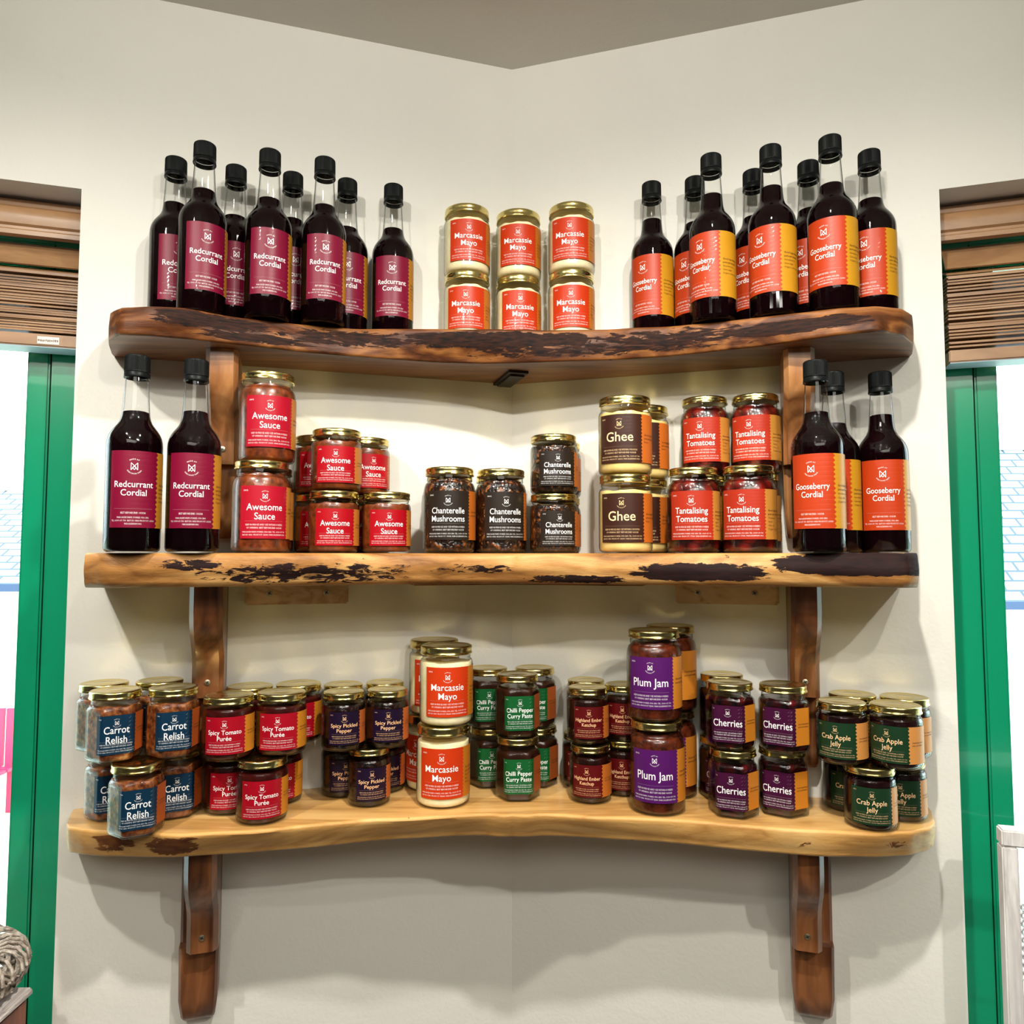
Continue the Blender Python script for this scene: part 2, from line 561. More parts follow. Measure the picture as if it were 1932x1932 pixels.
def blind(side, z_bot, s_start, label, sticker):
    b = tag(empty('window_blind', wp(side, 1.2, 0.07, WIN_HEAD)), label, 'blind', 'slatted wooden blinds in the window recesses')
    def part(name, bm, mats, parent=b):
        bmesh.ops.recalc_face_normals(bm, faces=bm.faces)
        o = obj(name, bm, mats)
        o.parent = parent
        o.matrix_parent_inverse = Matrix.Translation(-Vector(b.location)) if parent is b else Matrix()
        return o
    s1 = WIN_S1 - 0.01
    sv = WIN_S0[side] + 0.008
    bm = bmesh.new()
    # moulded valance: stepped profile
    prof = [(.060, WIN_HEAD - .004), (.052, WIN_HEAD - .006), (.052, WIN_HEAD - .016), (.050, WIN_HEAD - .018), (.046, WIN_HEAD - .022),
            (.0445, WIN_HEAD - .034), (.046, WIN_HEAD - .046), (.050, WIN_HEAD - .049), (.050, WIN_HEAD - .053), (.046, WIN_HEAD - .056), (.046, WIN_HEAD - .063), (.060, WIN_HEAD - .063)]
    rings = [[bm.verts.new(wp(side, s, d, z)) for d, z in prof] for s in (sv, s1)]
    k = len(prof)
    for i in range(k):
        bm.faces.new([rings[0][i], rings[0][(i + 1) % k], rings[1][(i + 1) % k], rings[1][i]])
    bm.faces.new(rings[0]); bm.faces.new(rings[1][::-1])
    part('valance', bm, M_BLIND)
    bm = bmesh.new()
    sbox(bm, side, sv + .004, s1, .063, .094, WIN_HEAD - .045, WIN_HEAD - .004)
    part('headrail', bm, M_REVEAL)
    # slats: the topmost hangs closed, the rest are gathered in a stack
    rnd = random.Random(3 + side)
    bm = bmesh.new()
    M0 = Matrix(((side * CA, side * SA, 0, 0), (-SA, CA, 0, YC), (0, 0, 1, EYE), (0, 0, 0, 1)))
    def slat(zc, tilt, shift):
        L = Matrix.Translation((0, .072 + shift, zc)) @ Matrix.Rotation(tilt, 4, 'X')
        box(bm, s_start + rnd.uniform(0, .002), s1, -.0225, .0225, -.0014, .0014, 0, 0.0, M0 @ L)
    slat(WIN_HEAD - .086, math.radians(62), -.004)
    slat(WIN_HEAD - .108, math.radians(22), 0)
    n = 25
    z_hi, z_lo = WIN_HEAD - .116, z_bot + .024
    z = z_hi
    gaps = [rnd.uniform(.6, 1.5) for _ in range(n)]
    tot = sum(gaps)
    for g in gaps:
        z -= g * (z_hi - z_lo) / tot
        slat(z + .001, math.radians(rnd.uniform(1, 7)), rnd.uniform(-.0035, .0035))
    part('slats', bm, M_BLIND)
    bm = bmesh.new()
    sbox(bm, side, s_start, s1, .0495, .094, z_bot, z_bot + .019, 0, 0.0015)
    rail = part('bottom_rail', bm, M_BLIND)
    bm = bmesh.new()
    sbox(bm, side, s_start + .002, s1, .052, .092, z_bot - .0015, z_bot - .0002)  # thin pale strip painting the window light on the rail's underside
    o = part('lit_rail_underside', bm, M_RAILLIGHT)
    o['label'] = 'pale strip painted as window light under the bottom rail'
    if sticker:
        bm = bmesh.new()
        sbox(bm, side, 0.722, 0.752, .0485, .0494, z_bot + .003, z_bot + .0145, 0)
        part('sticker', bm, [M_STICKER])
        bm = bmesh.new()
        rr = random.Random(5)
        x = .7235
        while x < .750:
            w = rr.uniform(.0010, .0024)
            sbox(bm, side, x, x + w, .0482, .0486, z_bot + rr.uniform(.0065, .0075), z_bot + rr.uniform(.0095, .0105), 0)
            x += w + .0008
        part('sticker_print', bm, [plain('sticker_print', rgb(120, 105, 95), 0.6)])
    return b


blind(-1, 0.3255, 0.690, 'raised brown slatted blind with a white sticker, in the window left of the shelves', True)
blind(1, 0.303, 0.700, 'raised brown slatted blind without sticker, in the window right of the shelves', False)


# ------------------------------------------------------------------ outside
M_HWALL = plain('white_render', (0.82, 0.84, 0.86, 1), 0.8)
M_GROUND, nt, p = new_mat('pale_yard')
g = N(nt, 'ShaderNodeTexNoise', i_Scale=3.0, i_Detail=8.0)
r = ramp(nt, [(0.35, (0.45, 0.55, 0.36, 1)), (0.55, (0.75, 0.76, 0.70, 1))])
nt.links.new(g.outputs['Fac'], r.inputs[0]); nt.links.new(r.outputs[0], p.inputs['Base Color'])
M_SLATE, nt, p = new_mat('slate_roof')
uvn = N(nt, 'ShaderNodeUVMap', uv_map='UVMap')
bt = N(nt, 'ShaderNodeTexBrick', i_Scale=1.0)
bt.inputs['Color1'].default_value = (0.60, 0.72, 0.76, 1)
bt.inputs['Color2'].default_value = (0.48, 0.62, 0.68, 1)
bt.inputs['Mortar'].default_value = (0.06, 0.09, 0.12, 1)
bt.inputs['Mortar Size'].default_value = 0.018
bt.inputs['Brick Width'].default_value = 0.30
bt.inputs['Row Height'].default_value = 0.16
nt.links.new(uvn.outputs[0], bt.inputs['Vector'])
nt.links.new(bt.outputs['Color'], p.inputs['Base Color'])
p.inputs['Roughness'].default_value = 0.7

bm = bmesh.new()
bm.faces.new([bm.verts.new(q) for q in ((-30, 1.9, -.9), (30, 1.9, -.9), (30, 40, -.9), (-30, 40, -.9))])
gr = obj('ground', bm, M_GROUND, smooth=False)
gr['kind'] = 'structure'


def outbuilding(x0, x1, y0, y1, z_eave, z_ridge, label):
    h = tag(empty('outbuilding', ((x0 + x1) / 2, y0, -.9)), label, 'building')
    inv = Matrix.Translation(-Vector(h.location))
    bm = bmesh.new()
    box(bm, x0, x1, y0, y1, -.9, z_eave)
    o = obj('wall', bm, M_HWALL, smooth=False); o.parent = h; o.matrix_parent_inverse = inv
    bm = bmesh.new()
    uvl = bm.loops.layers.uv.new('UVMap')
    e, t = .25, .06
    ym = (y0 + y1) / 2
    sl = math.hypot(ym - y0 + e, z_ridge - z_eave)
    for sgn, ya in ((1, y0 - e), (-1, y1 + e)):
        a = [Vector((x0 - .2, ya, z_eave - .05)), Vector((x1 + .2, ya, z_eave - .05)), Vector((x1 + .2, ym, z_ridge)), Vector((x0 - .2, ym, z_ridge))]
        f = bm.faces.new([bm.verts.new(v) for v in a])
        for l, c in zip(f.loops, ((0, 0), (x1 - x0, 0), (x1 - x0, sl), (0, sl))):
            l[uvl].uv = c
        b = [v + Vector((0, 0, -t)) for v in a]
        bm.faces.new([bm.verts.new(v) for v in b[::-1]])
        bm.faces.new([bm.verts.new(v) for v in (a[0], a[1], b[1], b[0])])
    rf = obj('roof', bm, M_SLATE, smooth=False); rf.parent = h; rf.matrix_parent_inverse = inv
    bm = bmesh.new()
    box(bm, x0 - .2, x1 + .2, y0 - e - .09, y0 - e, z_eave - .14, z_eave - .05)
    gt = obj('gutter', bm, plain('dark_gutter', (0.02, 0.05, 0.12, 1), .4), smooth=False); gt.parent = h; gt.matrix_parent_inverse = inv
    bm = bmesh.new()
    box(bm, x0 - .2, x1 + .2, ym - .08, ym + .08, z_ridge - .03, z_ridge + .05)
    rt = obj('ridge_tiles', bm, M_HWALL, smooth=False); rt.parent = h; rt.matrix_parent_inverse = inv
    return h


outbuilding(-16, -5.4, 9.0, 13.0, EYE - .27, EYE + 1.00, 'white outbuilding with a slate roof seen through the left window')
outbuilding(5.2, 16, 8.6, 12.6, EYE - .45, EYE + 1.55, 'pale outbuilding with a slate roof seen through the right window')

# red garden chair in the yard
M_RED = plain('red_paint', rgb(214, 40, 80), 0.5)
gc = tag(empty('garden_chair', (-5.09, 7.0, -.9)), 'red slatted garden chair standing in the yard beyond the left window', 'chair')
def gpart(name, boxes):
    bm = bmesh.new()
    for b_ in boxes:
        box(bm, *b_)
    o = obj(name, bm, M_RED, smooth=False)
    o.parent = gc
gpart('seat', [(-.3, .3, -.3 + i * .12, -.2 + i * .12, .40, .43) for i in range(5)])
gpart('backrest', [(-.3 + i * .125, -.2 + i * .125, .28, .31, .43, .98) for i in range(5)])
for sx in (-.28, .24):
    for sy in (-.28, .26):
        gpart('leg', [(sx, sx + .05, sy, sy + .05, 0, .42)])


# ------------------------------------------------------------------ shelves
def interp(tab, s):
    if s <= tab[0][0]:
        return tab[0][1]
    for (a, va), (b, vb) in zip(tab, tab[1:]):
        if s <= b:
            t = (s - a) / (b - a)
            t = t * t * (3 - 2 * t) * .35 + t * .65
            return va + (vb - va) * t
    return tab[-1][1]


def z1_top(x):
    return .345 + .012 * math.exp(-(x / .32) ** 2)


def edge_point(s, d):
    """s signed metres along the wall, d metres out from it, the direction turning smoothly through the corner"""
    a = ANG * max(-1, min(1, s / .10))
    base = Vector((s * CA, YC - abs(s) * SA, 0))
    return base + Vector((-math.sin(a), -math.cos(a), 0)) * d


def shelf(name, label, ztop, zbot, table, face_mat, top_mat, rnd_top, rnd_bot, bulge, seed, group='live edge wooden shelves across the corner'):
    """table: (s, d_top, d_bot)"""
    root = tag(empty(name, (0, YC, EYE + (zbot))), label, 'shelf', group)
    inv = Matrix.Translation(-Vector(root.location))
    bm = bmesh.new()
    uvl = bm.loops.layers.uv.new('UVMap')
    tt = [(a, b) for a, b, c in table]
    tb = [(a, c) for a, b, c in table]
    s0, s1 = table[0][0], table[-1][0]
    ss = []
    n = 110
    for i in range(n + 1):
        u = i / n
        ss.append(s0 + (s1 - s0) * (0.5 - 0.5 * math.cos(PI * u)) * .5 + (s1 - s0) * u * .5)
    rr = random.Random(seed)
    ph = [rr.uniform(0, 6) for _ in range(6)]
    rings = []
    for s in ss:
        dt, db = interp(tt, s), interp(tb, s)
        wig = .0012 * math.sin(31 * s + ph[0]) + .0009 * math.sin(67 * s + ph[1])
        dt += wig; db += .0012 * math.sin(23 * s + ph[2])
        x = s * CA
        zt = ztop(x) if callable(ztop) else ztop
        h = zt - zbot
        back = Vector((s * CA, YC - abs(s) * SA, 0)) + Vector((-math.sin(ANG) * (1 if s > 0 else -1 if s < 0 else 0), -math.cos(ANG), 0)) * .001
        P = []
        P.append((back, zt, -1))
        r1 = min(rnd_top, dt * .4); r2 = min(rnd_bot, db * .4)
        for f in (.25, .5, .75):
            P.append((back.lerp(edge_point(s, dt - r1), f), zt, -1))
        k1 = 5
        for j in range(k1 + 1):
            a = PI / 2 * j / k1
            P.append((edge_point(s, dt - r1 + r1 * math.sin(a)), zt - r1 + r1 * math.cos(a), 1 - (r1 - r1 * math.cos(a)) / h))
        k2 = 6
        za, zb_ = zt - r1, zbot + r2
        for j in range(1, k2):
            f = j / k2
            P.append((edge_point(s, dt + (db - dt) * f + bulge * math.sin(PI * f)), za + (zb_ - za) * f, (za + (zb_ - za) * f - zbot) / h))
        for j in range(k1 + 1):
            a = PI / 2 * j / k1
            P.append((edge_point(s, db - r2 + r2 * math.cos(a)), zbot + r2 - r2 * math.sin(a), (r2 - r2 * math.sin(a)) / h))
        for f in (.7, .35):
            P.append((back.lerp(edge_point(s, db - r2), f), zbot, -1))
        P.append((back, zbot, -1))
        rings.append([(bm.verts.new((q.x, q.y, EYE + z)), v) for q, z, v in P])
    m = len(rings[0])
    for i in range(n):
        for j in range(m):
            j2 = (j + 1) % m
            q = [rings[i][j], rings[i][j2], rings[i + 1][j2], rings[i + 1][j]]
            f = bm.faces.new([v for v, _ in q])
            isface = all(v >= 0 for _, v in q)
            f.material_index = 1 if isface else 0
            for l, (vv, vf) in zip(f.loops, q):
                l[uvl].uv = (vv.co.x, max(vf, 0))
    f = bm.faces.new([v for v, _ in rings[0]][::-1]); f.material_index = 0
    f = bm.faces.new([v for v, _ in rings[-1]]); f.material_index = 0
    bmesh.ops.recalc_face_normals(bm, faces=bm.faces)
    me = bpy.data.meshes.new('board')
    bm.to_mesh(me); bm.free()
    me.materials.append(top_mat); me.materials.append(face_mat)
    o = obj('board', me)
    o.parent = root
    o.matrix_parent_inverse = inv
    return root, inv


W1, *_ = wood('walnut_underside', rgb(70, 42, 24), rgb(108, 68, 42), rgb(138, 94, 62), 'X', 1.0, .4, .15, 6)
W2, *_ = wood('elm_board', rgb(100, 64, 34), rgb(156, 108, 62), rgb(190, 142, 88), 'X', 1.0, .4, .15, 5)
W3, *_ = wood('pale_ash_board', rgb(158, 112, 58), rgb(200, 154, 90), rgb(216, 174, 112), 'X', 1.0, .3, .3, 5)
F1 = live_edge('bark_edge_walnut', rgb(50, 24, 10), rgb(94, 52, 24), rgb(148, 96, 50), rgb(16, 7, 5),
               [(-.51, -.34, .35, .98, .85), (-.46, -.28, .08, .45, .85), (-.36, -.14, .2, .95, .68), (-.20, .16, .35, .95, 1.0), (-.10, .26, .05, .65, .62),
                (.10, .36, .1, .95, .66), (.31, .50, .22, .80, 1.15)], 8, (18, 70), rgb(50, 24, 12))
F2 = live_edge('bark_edge_elm', rgb(112, 70, 34), rgb(166, 116, 62), rgb(206, 160, 98), rgb(36, 14, 11),
               [(-.47, -.38, .45, .85, .62), (-.44, -.12, .02, .75, .60), (-.12, .02, .3, .7, .5), (.0, .18, .02, .32, .8), (.16, .36, .10, .74, 1.0), (.34, .60, .30, 1.05, 1.6)], 5, (20, 60), rgb(24, 10, 9))
F3 = live_edge('smooth_edge_ash', rgb(166, 118, 60), rgb(206, 158, 92), rgb(220, 178, 114), rgb(120, 72, 32),
               [(-.57, -.50, .15, .95, .72), (-.50, -.41, .05, .95, .80), (.46, .56, .3, .8, .35)], 5, (16, 26), rgb(92, 50, 22))

T1 = [(-.634, .02, .02), (-.630, .060, .060), (-.620, .098, .105), (-.600, .122, .132), (-.560, .139, .137), (-.520, .143, .136), (-.44, .116, .125), (-.36, .104, .112), (-.28, .101, .111),
      (-.16, .122, .111), (-.08, .140, .125), (0, .152, .148), (.08, .134, .135), (.20, .114, .114), (.28, .112, .112), (.41, .1256, .125), (.47, .136, .142), (.52, .143, .155), (.565, .140, .158),
      (.60, .118, .125), (.620, .088, .085), (.630, .050, .05), (.634, .02, .02)]
T2 = [(-.640, .03, .03), (-.637, .12, .12), (-.628, .160, .160), (-.600, .178, .176), (-.50, .186, .180), (-.40, .182, .176), (-.25, .170, .165), (-.12, .175, .170), (0, .200, .195), (.12, .178, .175),
      (.25, .172, .172), (.40, .180, .182), (.52, .186, .186), (.585, .180, .182), (.602, .165, .166), (.610, .130, .13), (.613, .03, .03)]
T3 = [(-.667, .02, .02), (-.664, .058, .052), (-.656, .080, .072), (-.630, .098, .090), (-.604, .110, .102), (-.505, .154, .134), (-.419, .166, .146), (-.335, .167, .150), (-.257, .170, .150), (-.146, .186, .166), (0, .214, .200),
      (.160, .184, .166), (.268, .164, .150), (.377, .157, .150), (.463, .151, .143), (.545, .138, .122), (.590, .118, .104), (.620, .092, .078), (.634, .066, .056), (.639, .02, .02)]
sh1, inv1 = shelf('shelf', 'top live-edge shelf, dark brown with black bark patches, carrying cordial bottles at both ends', z1_top, .304, T1, F1, W1, .006, .004, .003, 1)
sh2, inv2 = shelf('shelf', 'middle live-edge shelf, golden with a long black bark streak towards its right end', .0045, -.041, T2, F2, W2, .010, .012, .003, 2)
sh3, inv3 = shelf('shelf', 'bottom pale honey shelf with a smooth concave edge, crowded with small jars', -.368, -.406, T3, F3, W3, .004, .006, .0015, 3)

bm = bmesh.new()
sbox(bm, -1, .002, .035, -.10, -.002, .2995, .3038)
sbox(bm, -1, .006, .03, -.09, -.01, .296, .2995)
o = obj('joining_plate', bm, M_DARKMETAL, sh1, smooth=False); o.matrix_parent_inverse = inv1
o['label'] = 'dark metal plate under the shelf at the corner'
bm = bmesh.new()
sbox(bm, -1, .004, .19, -.12, -.004, -.0445, -.0412)
sbox(bm, 1, .004, .24, -.12, -.004, -.0445, -.0412)
o = obj('backing_board', bm, W2, sh2, smooth=False); o.matrix_parent_inverse = inv2


def screw_bm(bm, side, s, d, z, r=.0042):
    M = Matrix(((side * CA, side * SA, 0, 0), (-SA, CA, 0, YC), (0, 0, 1, EYE), (0, 0, 0, 1))) @ Matrix.Translation((s, d, z)) @ Matrix.Rotation(PI / 2, 4, 'X')
    k = 20
    rings = []
    for rr, h in ((r, 0), (r * .98, .0006), (r * .6, .0011)):
        rings.append([bm.verts.new(M @ Vector((rr * math.cos(2 * PI * i / k), rr * math.sin(2 * PI * i / k), h))) for i in range(k)])
    for a, b in zip(rings, rings[1:]):
        for i in range(k):
            bm.faces.new([a[i], a[(i + 1) % k], b[(i + 1) % k], b[i]])
    bm.faces.new(rings[-1])
    for ang in (.5, .5 + PI / 2):
        R_ = M @ Matrix.Rotation(ang, 4, 'Z')
        box(bm, -r * .62, r * .62, -r * .13, r * .13, .0010, .00125, 1, 0, R_)


WB, *_ = wood('walnut_bracket', rgb(58, 30, 16), rgb(104, 60, 32), rgb(142, 90, 52), 'Z', .9, .32, .3, 7)
WBL, *_ = wood('lighter_walnut_bracket', rgb(96, 58, 32), rgb(150, 98, 56), rgb(184, 132, 82), 'Z', .9, .3, .3, 7)


def bracket(side, ztop, s0, s1, depth, label, mat, zoff=0.0, bs=(0.0, 0.0)):
    """s0..s1 = width of the arm along the wall"""
    root = tag(empty('shelf_bracket', wp(side, (s0 + s1) / 2, 0, ztop)), label, 'shelf bracket', 'carved walnut brackets on the wall')
    inv = Matrix.Translation(-Vector(root.location))
    # arm: profile of depth over height, with chamfered front corners
    prof = [(0, depth), (.035, depth), (.052, depth * .97), (.070, depth * .88), (.088, depth * .72), (.104, depth * .60), (.118, depth * .555), (.135, depth * .55), (.1645, depth * .53)]
    c = .008
    bm = bmesh.new()
    rings = []
    for dz, dp in prof:
        z = ztop - dz
        dp = max(dp, .035)
        cc = c
        pts = [(s0, -.0205), (s0, -(dp - cc)), (s0 + cc * .8, -dp), (s1 - cc * .8, -dp), (s1, -(dp - cc)), (s1, -.0205)]
        rings.append([bm.verts.new(wp(side, s, d, z)) for s, d in pts])
    for a, b in zip(rings, rings[1:]):
        for i in range(len(a)):
            bm.faces.new([a[i], a[(i + 1) % len(a)], b[(i + 1) % len(a)], b[i]])
    bm.faces.new(rings[0]); bm.faces.new(rings[-1][::-1])
    bmesh.ops.recalc_face_normals(bm, faces=bm.faces)
    o = obj('arm', bm, mat, root); o.matrix_parent_inverse = inv
    bm = bmesh.new()
    rings = []
    a0, a1 = s0 - bs[0], s1 + bs[1]
    for dz, dp, nar in [(0, .020, 0), (.164, .020, 0), (.165, .036, 0), (.240, .036, .001), (.268, .028, .004), (.276, .020, .006)]:
        z = ztop - dz
        pts = [(a0 + nar, -.001), (a0 + nar, -(dp - .004)), (a0 + nar + .004, -dp), (a1 - nar - .004, -dp), (a1 - nar, -(dp - .004)), (a1 - nar, -.001)]
        rings.append([bm.verts.new(wp(side, s, d, z)) for s, d in pts])
    for a, b in zip(rings, rings[1:]):
        for i in range(len(a)):
            bm.faces.new([a[i], a[(i + 1) % len(a)], b[(i + 1) % len(a)], b[i]])
    bm.faces.new(rings[0]); bm.faces.new(rings[-1][::-1])
    bmesh.ops.recalc_face_normals(bm, faces=bm.faces)
    o = obj('back_board', bm, mat, root); o.matrix_parent_inverse = inv
    bm = bmesh.new()
    screw_bm(bm, side, (s0 + s1) / 2, -(max(depth * .55, .035) + .0002), ztop - .142)
    o = obj('screw', bm, [M_STEEL, M_DARKMETAL], root); o.matrix_parent_inverse = inv


bracket(-1, .3035, .450, .495, .100, 'walnut bracket under the left end of the top shelf, behind the cordial bottles', WBL)
bracket(1, .3035, .447, .490, .104, 'reddish walnut bracket under the right end of the top shelf, beside the tomato jars', WBL)
bracket(-1, -.0425, .463, .507, .115, 'dark bracket under the left end of the middle shelf, beside the carrot relish jars', WB, bs=(0, .003))
bracket(1, -.0425, .449, .490, .115, 'striped bracket under the right end of the middle shelf, beside the crab apple jars', WB, bs=(0, .002))
bracket(-1, -.4065, .463, .506, .108, 'walnut bracket under the left end of the bottom shelf, against the bare wall', WB, bs=(0, .012))
bracket(1, -.4065, .444, .485, .112, 'walnut bracket under the right end of the bottom shelf, against the bare wall', WB, bs=(0, .018))

PINE, *_ = wood('pine_batten', rgb(160, 128, 100), rgb(200, 170, 140), rgb(214, 186, 158), 'X', 1.6, .6, .0, 10)


def batten(side, s0, s1, label):
    root = tag(empty('batten', wp(side, (s0 + s1) / 2, 0, -.075)), label, 'batten', 'pine battens screwed under the middle shelf')
    inv = Matrix.Translation(-Vector(root.location))
    bm = bmesh.new()
    sbox(bm, side, s0, s1, -.022, -.0005, -.0755, -.0425, 0, .0025)
    bmesh.ops.recalc_face_normals(bm, faces=bm.faces)
    o = obj('strip', bm, PINE, root); o.matrix_parent_inverse = inv
    for f in (.22, .77):
        bm = bmesh.new()
        screw_bm(bm, side, s0 + (s1 - s0) * f, -.0222, -.0575, .0050)
        o = obj('screw', bm, [M_STEEL, M_DARKMETAL], root); o.matrix_parent_inverse = inv


batten(-1, .281, .438, 'pale pine batten with two screws under the left half of the middle shelf')
batten(1, .281, .438, 'pale pine batten with two screws under the right half of the middle shelf')

# ------------------------------------------------------------------ vessels
SEG = 56


def hexrad(th, rv, fil=.07):
    """radius of a rounded hexagon with a flat facing -Y, circumradius rv"""
    a = (th + PI / 2 + PI / 6) % (PI / 3) - PI / 6      # angle from the nearest flat normal
    ap = rv * math.cos(PI / 6)
    r = ap / math.cos(a)
    # round the corner
    lim = rv * (1 - fil * .45)
    if r > lim:
        r = lim - (r - lim) * .1
    return r


def lathe(bm, prof, seg=SEG, mat=0, cap0=True, cap1=True, wob=None):
    """prof: (z, r, hexness)"""
    rings = []
    for q in prof:
        z, r = q[0], q[1]
        hx = q[2] if len(q) > 2 else 0
        ring = []
        for k in range(seg):
            th = 2 * PI * k / seg
            rr = r
            if hx:
                rr = r * (1 - hx) + hexrad(th, r) * hx
            if wob:
                rr += wob(th, z)
            ring.append(bm.verts.new((rr * math.cos(th), rr * math.sin(th), z)))
        rings.append(ring)
    for a, b in zip(rings, rings[1:]):
        for k in range(seg):
            f = bm.faces.new([a[k], a[(k + 1) % seg], b[(k + 1) % seg], b[k]])
            f.material_index = mat
    if cap0:
        f = bm.faces.new(rings[0][::-1]); f.material_index = mat
    if cap1:
        f = bm.faces.new(rings[-1]); f.material_index = mat


def arc(z0, r0, z1, r1, k=6, hx0=0, hx1=0, kind='out'):
    """quarter-round from (z0,r0) to (z1,r1)"""
    o = []
    for i in range(k + 1):
        a = PI / 2 * i / k
        if kind == 'out':      # first vertical, then horizontal (shoulder)
            z = z0 + (z1 - z0) * math.sin(a); r = r1 + (r0 - r1) * math.cos(a)
        else:                  # first horizontal, then vertical
            z = z0 + (z1 - z0) * (1 - math.cos(a)); r = r0 + (r1 - r0) * math.sin(a)
        o.append((z, r, hx0 + (hx1 - hx0) * i / k))
    return o


# per vessel: radius, height, lid radius, lid height, body shoulder
V = {
    'tall': dict(R=.0400, H=.130, lr=.0372, lh=.0115, fill=.112, sh=(.088, .108, .0345)),
    'wide': dict(R=.0402, H=.117, lr=.0388, lh=.0130, fill=.0925, sh=(.088, .0975, .0362)),
    'small': dict(R=.0350, H=.0865, lr=.0338, lh=.0105, fill=.0690, sh=(.0630, .0710, .0318)),
    'slim': dict(R=.0317, H=.0840, lr=.0298, lh=.0100, fill=.0670, sh=(.0610, .0690, .0275)),
    'hex': dict(R=.0357, H=.0935, lr=.0322, lh=.0105, fill=.0740, sh=(.0650, .0740, .0290)),
    'bottle': dict(R=.0340, H=.262),
}


def jar_profile(t, inset=0.0, top=None):
    v = V[t]
    hx = 1 if t == 'hex' else 0
    R = v['R'] - inset
    z0, z1, rn = v['sh']
    rn -= inset
    b = .0006 + inset
    p = [(b, R * .80, hx), (b + .0010, R * .90, hx), (b + .0035, R * .975, hx), (b + .0075, R, hx)]
    if t in ('slim', 'small'):
        p += [(.0105, R - .0006, hx), (.012, R, hx)]
    p += [(.30 * z0, R, hx), (.7 * z0, R, hx)]
    p += arc(z0, R, z1, rn, 7, hx, 0)
    if top is None:
        p += [(z1 + .0015, rn - .0004), (z1 + .0028, rn + .0006), (v['H'] - v['lh'] + .002, rn), (v['H'] - .002, rn - .001)]
    else:
        p = [q for q in p if q[0] < top - .001]
        last = p[-1]
        if top > z1:
            p.append((z1 + .001, rn - .0008)); last = p[-1]
        p += [(top, last[1] - .0004, last[2] if len(last) > 2 else 0), (top + .0005, last[1] * .9, last[2] if len(last) > 2 else 0)]
    return p


def lid_mesh(t):
    v = V[t]
    r, h, H = v['lr'], v['lh'], v['H']
    z = H - h
    bm = bmesh.new()
    pr = [(z + .0008, r - .0022), (z, r - .0008), (z + .0006, r + .0002), (z + .0022, r + .0003), (z + .0032, r - .0004), (z + h * .55, r - .0003), (z + h * .80, r), (z + h * .93, r - .0006), (H, r - .0018),
          (H, r - .0050), (H - .0007, r - .0062), (H - .0007, r * .42), (H - .0003, r * .38), (H - .0003, r * .05)]
    def wob(th, zz):
        u = max(0, 1 - (zz - z) / (h * .6))
        return .00045 * math.sin(9 * th) * u + .00025 * math.sin(4 * th + 1) * u
    lathe(bm, pr, 72, wob=wob)
    me = bpy.data.meshes.new('lid')
    bm.to_mesh(me); bm.free()
    me.materials.append(M_LID)
    return me


def body_point(t, u, v, off):
    """label coordinates -> local 3D.  u metres to the right along the surface from the front, v height"""
    R = V[t]['R'] + off
    if t != 'hex':
        a = u / V[t]['R']
        return Vector((R * math.sin(a), -R * math.cos(a), v))
    # rounded hexagon: walk the perimeter table
    tab = HEXTAB
    s = abs(u)
    i = min(int(s / HEXSTEP), len(tab) - 2)
    f = s / HEXSTEP - i
    th = tab[i] + (tab[i + 1] - tab[i]) * f
    r = hexrad(-PI / 2 + th, V['hex']['R']) + off
    x = r * math.sin(th)
    return Vector((x if u >= 0 else -x, -r * math.cos(th), v))


HEXSTEP = .0002
HEXTAB = [0.0]
_th, _acc, _last = 0.0, 0.0, Vector((0, -hexrad(-PI / 2, V['hex']['R'])))
while len(HEXTAB) < 420:
    _th += .0004
    _r = hexrad(-PI / 2 + _th, V['hex']['R'])
    _q = Vector((_r * math.sin(_th), -_r * math.cos(_th)))
    _acc += (_q - _last).length
    _last = _q
    if _acc >= HEXSTEP * len(HEXTAB):
        HEXTAB.append(_th)

_tc = {}


def text_geo(s, size, bold=0.0, spacing=1.0, res=3, sx=1.0):
    """flat text as (verts, faces), centred on x, baseline y = 0"""
    key = (s, size, bold, spacing, res, sx)
    if key in _tc:
        return _tc[key]
    c = bpy.data.curves.new('t', 'FONT')
    c.body = s
    c.size = size
    c.offset = bold * size
    c.space_character = spacing
    c.resolution_u = res
    c.fill_mode = 'FRONT'
    o = bpy.data.objects.new('t', c)
    me = bpy.data.meshes.new_from_object(o)
    vs_ = [(v.co.x * sx, v.co.y) for v in me.vertices]
    fs = [tuple(p.vertices) for p in me.polygons]
    bpy.data.objects.remove(o)
    bpy.data.curves.remove(c)
    bpy.data.meshes.remove(me)
    if vs_:
        x0, x1 = min(v[0] for v in vs_), max(v[0] for v in vs_)
        vs_ = [(x - (x0 + x1) / 2, y) for x, y in vs_]
        _tc[key] = (vs_, fs, x1 - x0)
    else:
        _tc[key] = ([], [], 0)
    return _tc[key]


